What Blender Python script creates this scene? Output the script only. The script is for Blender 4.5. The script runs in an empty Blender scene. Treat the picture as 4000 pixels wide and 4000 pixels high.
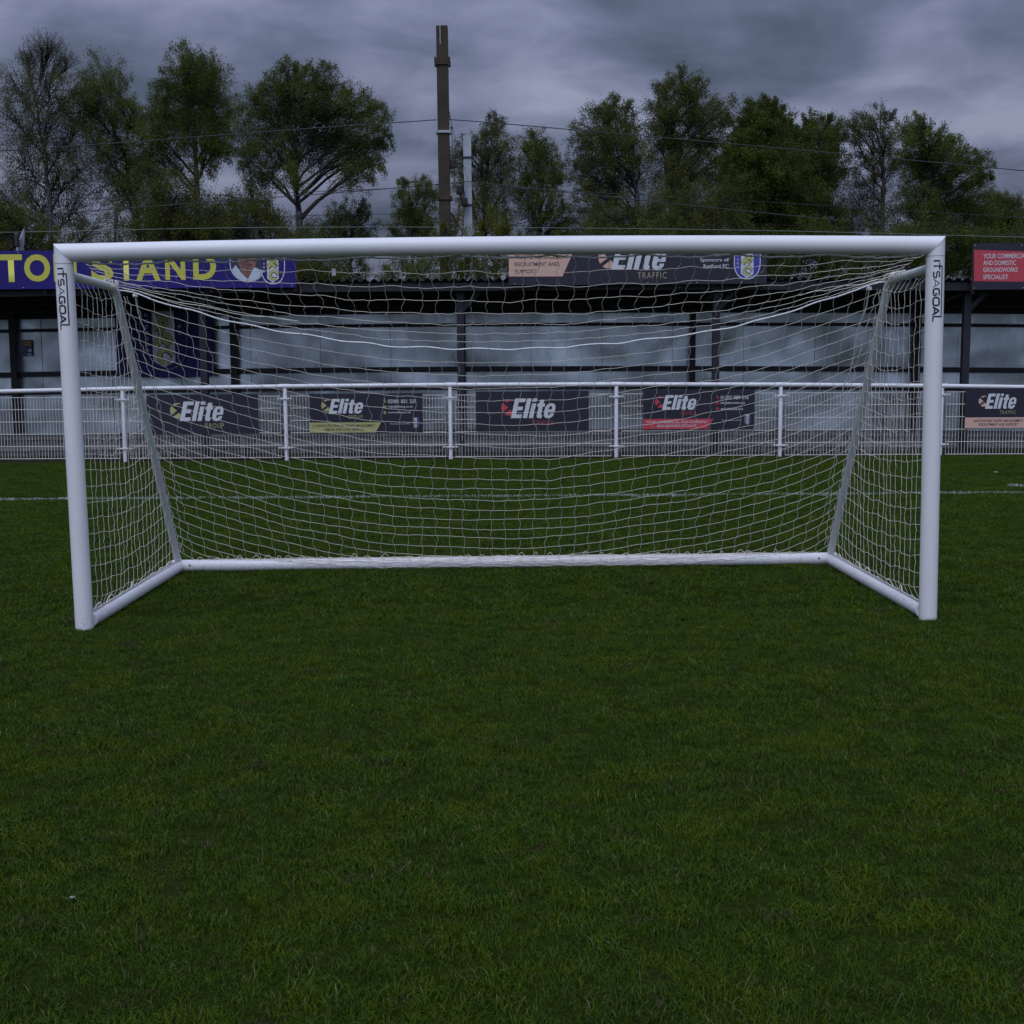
import bpy, bmesh, math, random
import numpy as np
from mathutils import Vector, Matrix, noise as mnoise
rad = math.radians
S = bpy.context.scene
COL = S.collection

# ------------------------------------------------------------------ camera
F_PX, CAM = 5000.0, Vector((-0.05, -7.44, 1.53))
PITCH, YAW, ROLL = rad(6.6), rad(0.63), rad(-0.56)
def cam_axes():
    cy, sy, cp, sp = math.cos(YAW), math.sin(YAW), math.cos(PITCH), math.sin(PITCH)
    f = Vector((sy*cp, cy*cp, -sp)); rt = Vector((cy, -sy, 0)); up = rt.cross(f)
    c, s = math.cos(ROLL), math.sin(ROLL)
    return c*rt + s*up, -s*rt + c*up, f
RT, UP, FW = cam_axes()
cd = bpy.data.cameras.new('camera'); cam = bpy.data.objects.new('camera', cd); COL.objects.link(cam)
m3 = Matrix((RT, UP, -FW)).transposed().to_4x4(); m3.translation = CAM
cam.matrix_world = m3
cd.sensor_width = 36; cd.lens = 36*F_PX/4000; cd.clip_start = .05; cd.clip_end = 3000
S.camera = cam
S.render.resolution_x = S.render.resolution_y = 1024

# ------------------------------------------------------------------ world: overcast evening sky
SUN_EL, SUN_AZ = rad(58), rad(200)       # azimuth measured clockwise from +Y: behind the camera
W = bpy.data.worlds.new('World'); S.world = W; W.use_nodes = True
nt = W.node_tree; nt.nodes.clear(); N = nt.nodes.new; LK = nt.links.new
def node(tree, typ, **kw):
    n = tree.nodes.new(typ)
    for k, v in kw.items():
        if k[0] == '_': n.inputs[k[1:]].default_value = v
        else: setattr(n, k, v)
    return n
def mth(tree, op, a, b=None, c=None, clamp=False):
    n = tree.nodes.new('ShaderNodeMath'); n.operation = op; n.use_clamp = clamp
    for i, v in enumerate((a, b, c)):
        if v is None: continue
        if hasattr(v, 'is_linked'): tree.links.new(v, n.inputs[i])
        else: n.inputs[i].default_value = v
    return n.outputs[0]
def mixc(tree, fac, a, b, blend='MIX'):
    n = tree.nodes.new('ShaderNodeMix'); n.data_type = 'RGBA'; n.blend_type = blend
    for s, v in ((n.inputs[0], fac), (n.inputs[6], a), (n.inputs[7], b)):
        if hasattr(v, 'is_linked'): tree.links.new(v, s)
        elif s == n.inputs[0]: s.default_value = v
        else: s.default_value = (*v, 1)
    return n.outputs[2]
def ramp(tree, fac, stops, interp='LINEAR'):
    n = tree.nodes.new('ShaderNodeValToRGB'); n.color_ramp.interpolation = interp
    el = n.color_ramp.elements
    while len(el) < len(stops): el.new(.5)
    for e, (p, c) in zip(el, stops):
        e.position = p; e.color = (*c, 1) if not isinstance(c, (int, float)) else (c, c, c, 1)
    tree.links.new(fac, n.inputs[0]); return n.outputs[0]
tc = N('ShaderNodeTexCoord')
sep = N('ShaderNodeSeparateXYZ'); LK(tc.outputs['Generated'], sep.inputs[0])
X_, Y_, Z_ = sep.outputs
zc = mth(nt, 'MAXIMUM', Z_, 0.0)
den = mth(nt, 'ADD', zc, .27)
cmb = N('ShaderNodeCombineXYZ')
LK(mth(nt, 'DIVIDE', X_, den), cmb.inputs[0]); LK(mth(nt, 'DIVIDE', Y_, den), cmb.inputs[1])
mp = node(nt, 'ShaderNodeMapping'); LK(cmb.outputs[0], mp.inputs[0])
mp.inputs['Location'].default_value = (3.1, 1.35, 0); mp.inputs['Scale'].default_value = (1.25, 1.45, 1)
n1 = node(nt, 'ShaderNodeTexNoise', _Scale=1.25, _Detail=6, _Roughness=.45, _Distortion=.5); LK(mp.outputs[0], n1.inputs['Vector'])
n2 = node(nt, 'ShaderNodeTexNoise', _Scale=4.5, _Detail=6, _Roughness=.5, _Distortion=.4); LK(mp.outputs[0], n2.inputs['Vector'])
cl = mth(nt, 'ADD', mth(nt, 'MULTIPLY', n1.outputs[0], .72), mth(nt, 'MULTIPLY', n2.outputs[0], .28))
ccol = ramp(nt, cl, [(.39, (.052, .067, .102)), (.46, (.081, .097, .152)), (.51, (.115, .131, .204)), (.56, (.154, .173, .258)), (.63, (.217, .241, .335))])
# overcast skies brighten overhead; the break in the cloud is behind the camera
el = mth(nt, 'ADD', 1.0, mth(nt, 'MULTIPLY', mth(nt, 'POWER', zc, 1.5), 5.0))
bh = mth(nt, 'MULTIPLY', mth(nt, 'MAXIMUM', mth(nt, 'MULTIPLY', Y_, -1.0), 0.0), 2.0)
lum = mth(nt, 'ADD', el, bh)
cs = N('ShaderNodeVectorMath'); cs.operation = 'SCALE'; LK(ccol, cs.inputs[0]); LK(lum, cs.inputs['Scale'])
bgc = N('ShaderNodeBackground'); LK(cs.outputs[0], bgc.inputs[0]); bgc.inputs[1].default_value = 1.0
sky = N('ShaderNodeTexSky'); sky.sky_type = 'NISHITA'; sky.sun_disc = False
sky.sun_elevation = SUN_EL; sky.sun_rotation = SUN_AZ; sky.air_density = 1; sky.dust_density = 4
bgs = N('ShaderNodeBackground'); LK(sky.outputs[0], bgs.inputs[0]); bgs.inputs[1].default_value = .05
mxs = N('ShaderNodeMixShader'); mxs.inputs[0].default_value = .9
LK(bgs.outputs[0], mxs.inputs[1]); LK(bgc.outputs[0], mxs.inputs[2])
wo = N('ShaderNodeOutputWorld'); LK(mxs.outputs[0], wo.inputs[0])
sl = bpy.data.lights.new('sun', 'SUN'); sl.energy = 1.15; sl.angle = rad(50); sl.color = (.88, .94, 1.0)
so = bpy.data.objects.new('sun', sl); COL.objects.link(so)
sd = Vector((math.sin(SUN_AZ)*math.cos(SUN_EL), math.cos(SUN_AZ)*math.cos(SUN_EL), math.sin(SUN_EL)))
so.rotation_euler = sd.to_track_quat('Z', 'Y').to_euler(); so.location = (0, -20, 30)
S.view_settings.view_transform = 'Standard'; S.view_settings.look = 'None'
S.view_settings.exposure = 0; S.view_settings.gamma = 1

# ------------------------------------------------------------------ helpers
def tag(o, label=None, cat=None, group=None, kind=None):
    for k, v in (('label', label), ('category', cat), ('group', group), ('kind', kind)):
        if v: o[k] = v
    return o
def empty(name, mat=None, parent=None):
    o = bpy.data.objects.new(name, None); COL.objects.link(o); o.empty_display_size = .1
    if mat is not None: o.matrix_world = mat
    if parent: o.parent = parent
    return o
class MB:
    """collects vertices and faces, links them as one mesh"""
    def __init__(s): s.v = []; s.f = []; s.sm = []
    def add(s, vs, fs, smooth=False):
        b = len(s.v); s.v += [tuple(v) for v in vs]
        for f in fs: s.f.append(tuple(b+i for i in f)); s.sm.append(smooth)
    def box(s, x0, x1, y0, y1, z0, z1, bev=0):
        if x1-x0 > 3.2 and abs(y1-y0) < 4:
            k = int((x1-x0)/1.3)+1; vs = [(x0+(x1-x0)*i/k, y, z) for i in range(k+1) for y, z in ((y0, z0), (y1, z0), (y1, z1), (y0, z1))]
            s.add(vs, [(4*i+j, 4*i+4+j, 4*i+4+(j+1) % 4, 4*i+(j+1) % 4) for i in range(k) for j in range(4)]+[(0, 1, 2, 3), (4*k+3, 4*k+2, 4*k+1, 4*k)]); return
        if bev <= 0:
            vs = [(x, y, z) for z in (z0, z1) for y in (y0, y1) for x in (x0, x1)]
            s.add(vs, [(0,2,3,1),(4,5,7,6),(0,1,5,4),(2,6,7,3),(0,4,6,2),(1,3,7,5)]); return
        bm = bmesh.new(); bmesh.ops.create_cube(bm, size=1)
        for v in bm.verts:
            v.co = Vector(((x0+x1)/2+v.co.x*(x1-x0), (y0+y1)/2+v.co.y*(y1-y0), (z0+z1)/2+v.co.z*(z1-z0)))
        bmesh.ops.bevel(bm, geom=bm.edges[:], offset=bev, segments=2, affect='EDGES', profile=.7)
        bm.verts.index_update()
        s.add([v.co.copy() for v in bm.verts], [tuple(v.index for v in f.verts) for f in bm.faces]); bm.free()
    def tube(s, pts, r, n=12, caps=True, smooth=True):
        pts = [Vector(p) for p in pts]
        rs = r if isinstance(r, (list, tuple)) else [r]*len(pts)
        vs = []; ref = None
        for i, p in enumerate(pts):
            t = (pts[min(i+1, len(pts)-1)] - pts[max(i-1, 0)])
            t = t.normalized() if t.length > 1e-9 else Vector((0, 0, 1))
            if ref is None: ref = Vector((0, 0, 1)) if abs(t.z) < .9 else Vector((0, 1, 0))
            a = (ref - t*ref.dot(t))
            if a.length < 1e-4: a = t.orthogonal()
            a.normalize(); ref = a; b = t.cross(a)
            for k in range(n):
                th = 2*math.pi*k/n; vs.append(p + rs[i]*(math.cos(th)*a + math.sin(th)*b))
        fs = [(i*n+k, i*n+(k+1) % n, (i+1)*n+(k+1) % n, (i+1)*n+k) for i in range(len(pts)-1) for k in range(n)]
        s.add(vs, fs, smooth)
        if caps:
            L = len(pts)-1
            s.add([vs[k] for k in range(n)], [tuple(range(n-1, -1, -1))]); s.add([vs[L*n+k] for k in range(n)], [tuple(range(n))])
    def poly(s, pts2, y, th=.002):
        """flat outline in the local XZ plane, facing -Y, th thick"""
        n = len(pts2)
        a = sum(pts2[i][0]*pts2[(i+1) % n][1]-pts2[(i+1) % n][0]*pts2[i][1] for i in range(n))
        if a < 0: pts2 = pts2[::-1]
        vs = [(x, y-th, z) for x, z in pts2] + [(x, y, z) for x, z in pts2]
        s.add(vs, [tuple(range(n))] + [(i, i+n, (i+1) % n+n, (i+1) % n) for i in range(n)])
    def build(s, name, mat, parent=None, loc=None):
        me = bpy.data.meshes.new(name); me.from_pydata(s.v, [], s.f)
        me.polygons.foreach_set('use_smooth', s.sm); me.materials.append(mat); me.update()
        o = bpy.data.objects.new(name, me); COL.objects.link(o)
        if parent: o.parent = parent
        if loc: o.location = loc
        return o
def npmesh(name, V, Fc, mat, parent=None, smooth=False, attr=None):
    """V (n,3), Fc (m,k) with constant k"""
    me = bpy.data.meshes.new(name); V = np.asarray(V, np.float32); Fc = np.asarray(Fc, np.int32); m, k = Fc.shape
    me.vertices.add(len(V)); me.vertices.foreach_set('co', V.ravel())
    me.loops.add(m*k); me.loops.foreach_set('vertex_index', Fc.ravel())
    me.polygons.add(m); me.polygons.foreach_set('loop_start', np.arange(0, m*k, k, dtype=np.int32))
    me.polygons.foreach_set('use_smooth', np.full(m, smooth, bool))
    me.update(calc_edges=True)
    if attr is not None:
        a = me.attributes.new('shade', 'FLOAT', 'POINT'); a.data.foreach_set('value', np.asarray(attr, np.float32))
    me.materials.append(mat)
    o = bpy.data.objects.new(name, me); COL.objects.link(o)
    if parent: o.parent = parent
    return o

def mat(name, col, rough=.5, metal=0, spec=.5, var=0, vscale=8, bump=0, bscale=40, coord='Object', col2=None, coat=0):
    m = bpy.data.materials.new(name); m.use_nodes = True; t = m.node_tree; b = t.nodes['Principled BSDF']
    b.inputs['Base Color'].default_value = (*col, 1); b.inputs['Roughness'].default_value = rough
    b.inputs['Metallic'].default_value = metal; b.inputs['Specular IOR Level'].default_value = spec
    if coat: b.inputs['Coat Weight'].default_value = coat; b.inputs['Coat Roughness'].default_value = .15
    tcn = t.nodes.new('ShaderNodeTexCoord')
    if var or col2:
        n = node(t, 'ShaderNodeTexNoise', _Scale=vscale, _Detail=8, _Roughness=.65); t.links.new(tcn.outputs[coord], n.inputs['Vector'])
        c2 = col2 or tuple(c*(1-var) for c in col)
        t.links.new(ramp(t, n.outputs[0], [(.38, c2), (.62, col)]), b.inputs['Base Color'])
    if bump:
        n = node(t, 'ShaderNodeTexNoise', _Scale=bscale, _Detail=5); t.links.new(tcn.outputs[coord], n.inputs['Vector'])
        bp = node(t, 'ShaderNodeBump', _Strength=bump, _Distance=.01); t.links.new(n.outputs[0], bp.inputs['Height']); t.links.new(bp.outputs[0], b.inputs['Normal'])
    return m

def pix(px, py):
    d = (px-2000)/F_PX*RT - (py-2000)/F_PX*UP + FW
    return d
def on(px, py, frame, yl=0.0):
    """where the sight line through a point of the photograph meets the frame's plane y = yl (local x, z)"""
    inv = frame.inverted(); o = inv @ CAM; d = inv.to_3x3() @ pix(px, py)
    t = (yl-o.y)/d.y; p = o + t*d
    return p.x, p.z
def frame(y0, slope=.035, tilt=.0):
    """local frame of the stand and the fence: x along it, y into the depth"""
    return Matrix.Translation((0, y0, 0)) @ Matrix.Rotation(-math.atan(slope), 4, 'Z') @ Matrix.Rotation(tilt, 4, 'Y')

M = {}
M['white'] = mat('white_powder_coat', (.80, .80, .80), .38, spec=.5, var=.04, vscale=3, bump=.02, bscale=300)
def grime(m):
    t = m.node_tree; b = t.nodes['Principled BSDF']; g = t.nodes.new('ShaderNodeNewGeometry'); sp = t.nodes.new('ShaderNodeSeparateXYZ'); t.links.new(g.outputs['Position'], sp.inputs[0])
    n = node(t, 'ShaderNodeTexNoise', _Scale=38, _Detail=6, _Roughness=.7); t.links.new(g.outputs['Position'], n.inputs['Vector'])
    lo = mth(t, 'MULTIPLY', mth(t, 'SUBTRACT', .22, sp.outputs[2]), 1.1, clamp=True)
    spl = ramp(t, mth(t, 'ADD', n.outputs[0], lo), [(.68, 0.0), (.80, .30)])
    old = b.inputs['Base Color'].links[0].from_socket
    t.links.new(mixc(t, spl, old, (.30, .29, .20)), b.inputs['Base Color'])
grime(M['white'])
M['alu'] = mat('white_coated_tube', (.62, .66, .64), .42, var=.05, vscale=5)
M['black_ink'] = mat('black_lettering', (.012, .012, .03), .5)
M['cord'] = mat('net_cord', (.80, .75, .64), .85, spec=.2)
M['rope'] = mat('white_rope', (.80, .82, .82), .8, spec=.2, bump=.6, bscale=120)
M['rail'] = mat('fence_white_paint', (.78, .78, .80), .35, var=.12, vscale=9)
M['mesh'] = mat('fence_mesh_cream', (.76, .74, .66), .5)
M['bolt'] = mat('bolt_steel', (.18, .18, .19), .4, metal=.8)
M['dark'] = mat('dark_blue_steel_paint', (.016, .016, .026), .5, var=.3, vscale=4)
M['black'] = mat('black_steel_paint', (.012, .012, .014), .55, var=.3, vscale=5)
M['board'] = mat('board_dark_navy', (.018, .017, .032), .45, var=.1, vscale=2)
M['blue'] = mat('board_blue', (.019, .012, .165), .45, spec=.3, var=.12, vscale=2)
M['crest_yellow'] = mat('crest_pale_yellow', (.46, .46, .16), .5)
M['yellow'] = mat('print_yellow', (.58, .55, .070), .45)
M['wprint'] = mat('print_white', (.62, .64, .66), .45)
M['salmon'] = mat('print_salmon', (.66, .42, .33), .45)
M['khaki'] = mat('print_khaki', (.43, .41, .16), .45)
M['red'] = mat('print_red', (.52, .055, .075), .45)
M['tan'] = mat('print_tan', (.42, .33, .22), .45)
M['rblue'] = mat('print_royal_blue', (.05, .05, .36), .45)
M['rust'] = mat('rusty_frame', (.10, .035, .02), .8, var=.5, vscale=20)

# ------------------------------------------------------------------ ground
def ground_material():
    m = bpy.data.materials.new('pitch_soil_turf'); m.use_nodes = True; t = m.node_tree; b = t.nodes['Principled BSDF']
    g = t.nodes.new('ShaderNodeNewGeometry')
    n = node(t, 'ShaderNodeTexNoise', _Scale=1.1, _Detail=8, _Roughness=.6); t.links.new(g.outputs['Position'], n.inputs['Vector'])
    k = node(t, 'ShaderNodeTexNoise', _Scale=60, _Detail=4); t.links.new(g.outputs['Position'], k.inputs['Vector'])
    c = ramp(t, n.outputs[0], [(.33, (.030, .024, .012)), (.45, (.018, .030, .005)), (.7, (.022, .038, .005))])
    c = mixc(t, .6, c, ramp(t, k.outputs[0], [(.35, (.008, .014, .003)), (.65, (.030, .048, .008))]))
    t.links.new(c, b.inputs['Base Color']); b.inputs['Roughness'].default_value = 1; b.inputs['Specular IOR Level'].default_value = 0
    bp = node(t, 'ShaderNodeBump', _Strength=.8, _Distance=.02); t.links.new(k.outputs[0], bp.inputs['Height']); t.links.new(bp.outputs[0], b.inputs['Normal'])
    return m
M['turf'] = ground_material()
g = MB(); g.add([(-1500, -1500, 0), (1500, -1500, 0), (1500, 1500, 0), (-1500, 1500, 0)], [(0, 1, 2, 3)])
tag(g.build('ground', M['turf']), kind='structure')

def grass_material(name, white=False):
    m = bpy.data.materials.new(name); m.use_nodes = True; t = m.node_tree; b = t.nodes['Principled BSDF']
    g = t.nodes.new('ShaderNodeNewGeometry')
    a = t.nodes.new('ShaderNodeAttribute'); a.attribute_name = 'shade'
    if white:
        c = ramp(t, a.outputs['Fac'], [(.15, (.03, .06, .015)), (.4, (.24, .30, .24)), (1, (.46, .52, .46))])
    else:
        n = node(t, 'ShaderNodeTexNoise', _Scale=2.6, _Detail=7, _Roughness=.68); t.links.new(g.outputs['Position'], n.inputs['Vector'])
        n2 = node(t, 'ShaderNodeTexNoise', _Scale=13, _Detail=5, _Roughness=.65); t.links.new(g.outputs['Position'], n2.inputs['Vector'])
        f = mth(t, 'ADD', mth(t, 'MULTIPLY', n.outputs[0], .6), mth(t, 'MULTIPLY', n2.outputs[0], .4))
        c = ramp(t, f, [(.34, (.066, .076, .008)), (.43, (.020, .058, .008)), (.5, (.032, .082, .005)), (.57, (.050, .090, .004)), (.65, (.082, .100, .006))])
        c = mixc(t, mth(t, 'MULTIPLY', a.outputs['Fac'], .5), c, (.078, .104, .012))
        n4 = node(t, 'ShaderNodeTexNoise', _Scale=5.5, _Detail=6, _Roughness=.7); t.links.new(g.outputs['Position'], n4.inputs['Vector'])
        worn = ramp(t, n4.outputs[0], [(.58, 0.0), (.66, .75)])
        c = mixc(t, worn, c, (.060, .048, .026))
        dead = mth(t, 'GREATER_THAN', a.outputs['Fac'], .955)
        c = mixc(t, dead, c, (.15, .13, .065))
    t.links.new(c, b.inputs['Base Color']); b.inputs['Roughness'].default_value = .7; b.inputs['Specular IOR Level'].default_value = .06
    return m
M['grass'] = grass_material('grass_blade'); M['chalk'] = grass_material('chalked_grass', True)

def blades(rng, n, rx, ry, h, w, cx=0, cy=0, lean=.6):
    """n bent grass blades, two quads-ish segments each (5 vertices, 3 tris)"""
    x = cx + rng.uniform(-rx, rx, n); y = cy + rng.uniform(-ry, ry, n)
    th = rng.uniform(0, 2*np.pi, n); hh = h*rng.uniform(.45, 1.25, n); ww = w*rng.uniform(.6, 1.3, n)
    la = rng.uniform(0, 2*np.pi, n); le = hh*lean*rng.uniform(.1, 1.4, n)
    dx, dy = np.cos(th)*ww/2, np.sin(th)*ww/2; lx, ly = np.cos(la)*le, np.sin(la)*le
    z0 = np.zeros(n) - .002
    P = np.stack([
        np.stack([x-dx, y-dy, z0], 1), np.stack([x+dx, y+dy, z0], 1),
        np.stack([x-dx*.8+lx*.35, y-dy*.8+ly*.35, hh*.6], 1), np.stack([x+dx*.8+lx*.35, y+dy*.8+ly*.35, hh*.6], 1),
        np.stack([x+lx, y+ly, hh*.92], 1)], 1).reshape(-1, 3)
    b = np.arange(n)[:, None]*5
    Fc = np.concatenate([b+[0, 1, 3], b+[0, 3, 2], b+[2, 3, 4]])
    return P, Fc, np.repeat(rng.uniform(0, 1, n), 5)
rng = np.random.default_rng(4)
tufts = bpy.data.collections.new('grass_tufts')
def tuft_set(cname, n, r, h, w, cnt):
    c = bpy.data.collections.new(cname)
    for i in range(cnt):
        P, Fc, sh = blades(rng, n, r, r, h, w, lean=1.15)
        o = npmesh('grass_tuft', P, Fc, M['grass'], attr=sh); COL.objects.unlink(o); c.objects.link(o)
    return c
near_t = tuft_set('tufts_near', 62, .038, .0195, .0024, 7)
far_t = tuft_set('tufts_far', 90, .078, .026, .0046, 6)
FENCE_Y = 13.25
def in_view(x, y, mrg=1.2):
    d = (y-CAM.y); return np.abs(x - CAM.x - .011*d) < .40*d + .03*np.abs(d) + mrg
def turf_points():
    out = []
    # near
    n = int(640*(4.8+.8)*9.6); y = rng.uniform(-5.3, .3, n); x = rng.uniform(-4.8, 4.8, n); k = in_view(x, y, .7)
    x, y = x[k], y[k]; d = np.array([(.45*mnoise.noise(Vector((a*1.6, b*1.6, 3))) + 1.0*mnoise.noise(Vector((a*7, b*7, 9)))) for a, b in zip(x, y)])
    keep = rng.uniform(0, 1, len(x)) < np.clip(1.75+2.2*d, .3, 1)
    sc = np.clip(.95 + .55*d, .55, 1.5)*rng.uniform(.8, 1.2, len(x))
    out.append((x[keep], y[keep], sc[keep]))
    n = int(165*13.9*21); y = rng.uniform(.1, 13.9, n); x = rng.uniform(-10.5, 10.5, n); k = in_view(x, y) & (y < FENCE_Y - .14 - .035*x + .1*np.sin(x*2.3)*np.sin(x*5.1+1))
    x, y = x[k], y[k]; d = np.array([mnoise.noise(Vector((a*.8, b*.8, 5))) + .5*mnoise.noise(Vector((a*2.5, b*2.5, 9))) for a, b in zip(x, y)])
    keep = rng.uniform(0, 1, len(x)) < np.clip(1.7+1.6*d, .45, 1)
    sc = np.clip(.85 + .35*d, .55, 1.3)*rng.uniform(.8, 1.2, len(x))
    out.append((x[keep], y[keep], sc[keep]))
    return out
def gn_grass(pts_sets):
    V = np.concatenate([np.stack([x, y, np.full(len(x), .001)], 1) for x, y, s in pts_sets])
    sc = np.concatenate([s for x, y, s in pts_sets]); far = np.concatenate([np.full(len(x), i, float) for i, (x, y, s) in enumerate(pts_sets)])
    me = bpy.data.meshes.new('grass'); me.vertices.add(len(V)); me.vertices.foreach_set('co', V.astype(np.float32).ravel())
    for nme, a in (('tsc', sc), ('far', far)):
        at = me.attributes.new(nme, 'FLOAT', 'POINT'); at.data.foreach_set('value', a.astype(np.float32))
    me.materials.append(M['grass'])
    o = bpy.data.objects.new('grass', me); COL.objects.link(o)
    ng = bpy.data.node_groups.new('grass', 'GeometryNodeTree')
    ng.interface.new_socket('Geometry', in_out='INPUT', socket_type='NodeSocketGeometry')
    ng.interface.new_socket('Geometry', in_out='OUTPUT', socket_type='NodeSocketGeometry')
    gi = ng.nodes.new('NodeGroupInput'); go = ng.nodes.new('NodeGroupOutput'); jn = ng.nodes.new('GeometryNodeJoinGeometry')
    asc = ng.nodes.new('GeometryNodeInputNamedAttribute'); asc.data_type = 'FLOAT'; asc.inputs['Name'].default_value = 'tsc'
    af = ng.nodes.new('GeometryNodeInputNamedAttribute'); af.data_type = 'FLOAT'; af.inputs['Name'].default_value = 'far'
    for i, c in enumerate((near_t, far_t)):
        ci = ng.nodes.new('GeometryNodeCollectionInfo'); ci.inputs['Collection'].default_value = c
        ci.inputs['Separate Children'].default_value = True; ci.inputs['Reset Children'].default_value = True
        ip = ng.nodes.new('GeometryNodeInstanceOnPoints'); ip.inputs['Pick Instance'].default_value = True
        cmp = ng.nodes.new('FunctionNodeCompare'); cmp.data_type = 'FLOAT'; cmp.operation = 'LESS_THAN' if i == 0 else 'GREATER_THAN'
        ng.links.new(af.outputs[0], cmp.inputs[0]); cmp.inputs[1].default_value = .5
        rr = ng.nodes.new('FunctionNodeRandomValue'); rr.data_type = 'FLOAT_VECTOR'; rr.inputs[1].default_value = (0, 0, 6.28)
        ri = ng.nodes.new('FunctionNodeRandomValue'); ri.data_type = 'INT'
        ri.inputs['Min'].default_value = 0 if True else 0
        [s for s in ri.inputs if s.name == 'Max' and s.type == 'INT'][0].default_value = 6 - i
        ng.links.new(gi.outputs[0], ip.inputs['Points']); ng.links.new(cmp.outputs[0], ip.inputs['Selection'])
        ng.links.new(ci.outputs[0], ip.inputs['Instance']); ng.links.new(rr.outputs[0], ip.inputs['Rotation'])
        ng.links.new([s for s in ri.outputs if s.type == 'INT'][0], ip.inputs['Instance Index'])
        ng.links.new(asc.outputs[0], ip.inputs['Scale']); ng.links.new(ip.outputs[0], jn.inputs[0])
    ng.links.new(jn.outputs[0], go.inputs[0])
    md = o.modifiers.new('grass', 'NODES'); md.node_group = ng
    return o
tag(gn_grass(turf_points()), 'short worn green grass covering the football pitch', 'grass', kind='stuff')

# painted touchline: chalk-whitened blades on a worn strip
def chalk_strip(name, p0, p1, w, dens):
    p0, p1 = np.array(p0), np.array(p1); L = np.linalg.norm(p1-p0); n = int(L*w*dens); u = (p1-p0)/L; v = np.array([-u[1], u[0]])
    P, Fc, sh = blades(rng, n, L/2, w/2, .036, .0075, lean=.8)
    base = np.repeat(np.stack([rng.uniform(0, L, n), rng.normal(0, w/3.4, n)], 1), 5, axis=0)
    ctr = P.reshape(n, 5, 3)[:, :2].mean(1)[:, :2]; off = P[:, :2]-np.repeat(ctr, 5, axis=0)
    q = p0 + base[:, :1]*u + base[:, 1:]*v + off
    # fade where the paint has worn
    wn = np.array([mnoise.noise(Vector((a*1.3, 7, 2))) for a in base[::5, 0]])
    sh = np.clip(sh*.8 + np.repeat(.28 + .5*wn, 5), 0, 1)
    o = npmesh(name, np.column_stack([q, P[:, 2]]), Fc, M['chalk'], attr=sh)
    return tag(o, kind='structure')
chalk_strip('pitch_line', (-9.3, 7.62), (9.3, 6.86), .065, 9500)
chalk_strip('pitch_line', (6.12, 7.92), (6.9, 7.5), .12, 4600)

# bare earth strip along the fence
def earth():
    m = mat('bare_earth', (.050, .038, .026), .95, spec=.1, bump=1, bscale=30, col2=(.022, .018, .014), vscale=5)
    b = MB(); xs = np.linspace(-12, 12, 60)
    vs = []
    for x in xs:
        wv = .09*mnoise.noise(Vector((x*.9, 0, 0))) + .05*mnoise.noise(Vector((x*3, 5, 0)))
        vs += [(x, FENCE_Y-.035*x-.22+wv, .006), (x, FENCE_Y-.035*x+6.5, .006)]
    b.add(vs, [(2*i, 2*i+2, 2*i+3, 2*i+1) for i in range(59)])
    tag(b.build('bare_earth', m), kind='structure')
earth()

# ------------------------------------------------------------------ lettering
def text(s, x0, z0, x1, z1, material, parent, name='lettering', y=-.004, shear=0, bold=0.0, fit=True, mx=None, space=1.0):
    cu = bpy.data.curves.new(name, 'FONT'); cu.body = s; cu.size = 1; cu.offset = bold; cu.shear = shear; cu.resolution_u = 4
    cu.space_character = space; cu.extrude = 0
    tmp = bpy.data.objects.new('tmp', cu); COL.objects.link(tmp)
    dg = bpy.context.evaluated_depsgraph_get(); me = bpy.data.meshes.new_from_object(tmp.evaluated_get(dg))
    bpy.data.objects.remove(tmp); n = len(me.vertices); V = np.empty(n*3, np.float32); me.vertices.foreach_get('co', V); V = V.reshape(-1, 3)
    a, b = V.min(0), V.max(0)
    sx, sz = (x1-x0)/(b[0]-a[0]), (z1-z0)/(b[1]-a[1])
    if mx: V = mx(np.stack([(V[:, 0]-a[0])*sx, (V[:, 1]-a[1])*sz], 1))
    else: V = np.stack([x0+(V[:, 0]-a[0])*sx, np.full(n, y), z0+(V[:, 1]-a[1])*sz], 1)
    me.vertices.foreach_set('co', V.astype(np.float32).ravel()); me.update(); me.name = name; me.materials.clear(); me.materials.append(material)
    o = bpy.data.objects.new(name, me); COL.objects.link(o); o.parent = parent
    return o

# ------------------------------------------------------------------ the goal
goal = tag(empty('football_goal'), 'white free-standing football goal with sagging net standing on the grass', 'football goal')
R0, HW, HT, DEP = .052, 2.44, 2.13, 2.10
ZT = HT + R0
def sh(x, z): return x - .007*z      # the frame leans a touch
XL, XR = -HW-R0, HW+R0
def mitre_post(sx):
    """round post with a 45 degree mitred head, closed sleeve seam below it"""
    n = 40; vs = []
    X = sx*(HW+R0)
    rows = [0, .3, .8, 1.3, 1.7, HT-.055]
    for z in rows:
        for k in range(n):
            t = 2*math.pi*k/n; vs.append((sh(X, z)+R0*math.cos(t), R0*math.sin(t), z))
    for k in range(n):
        t = 2*math.pi*k/n; z = ZT + sx*R0*math.cos(t) ; vs.append((sh(X, z)+R0*math.cos(t), R0*math.sin(t), z))
    b = MB(); b.add(vs, [(i*n+k, i*n+(k+1) % n, (i+1)*n+(k+1) % n, (i+1)*n+k) for i in range(len(rows)) for k in range(n)], True)
    b.add([vs[k] for k in range(n)], [tuple(range(n-1, -1, -1))])
    return b
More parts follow.
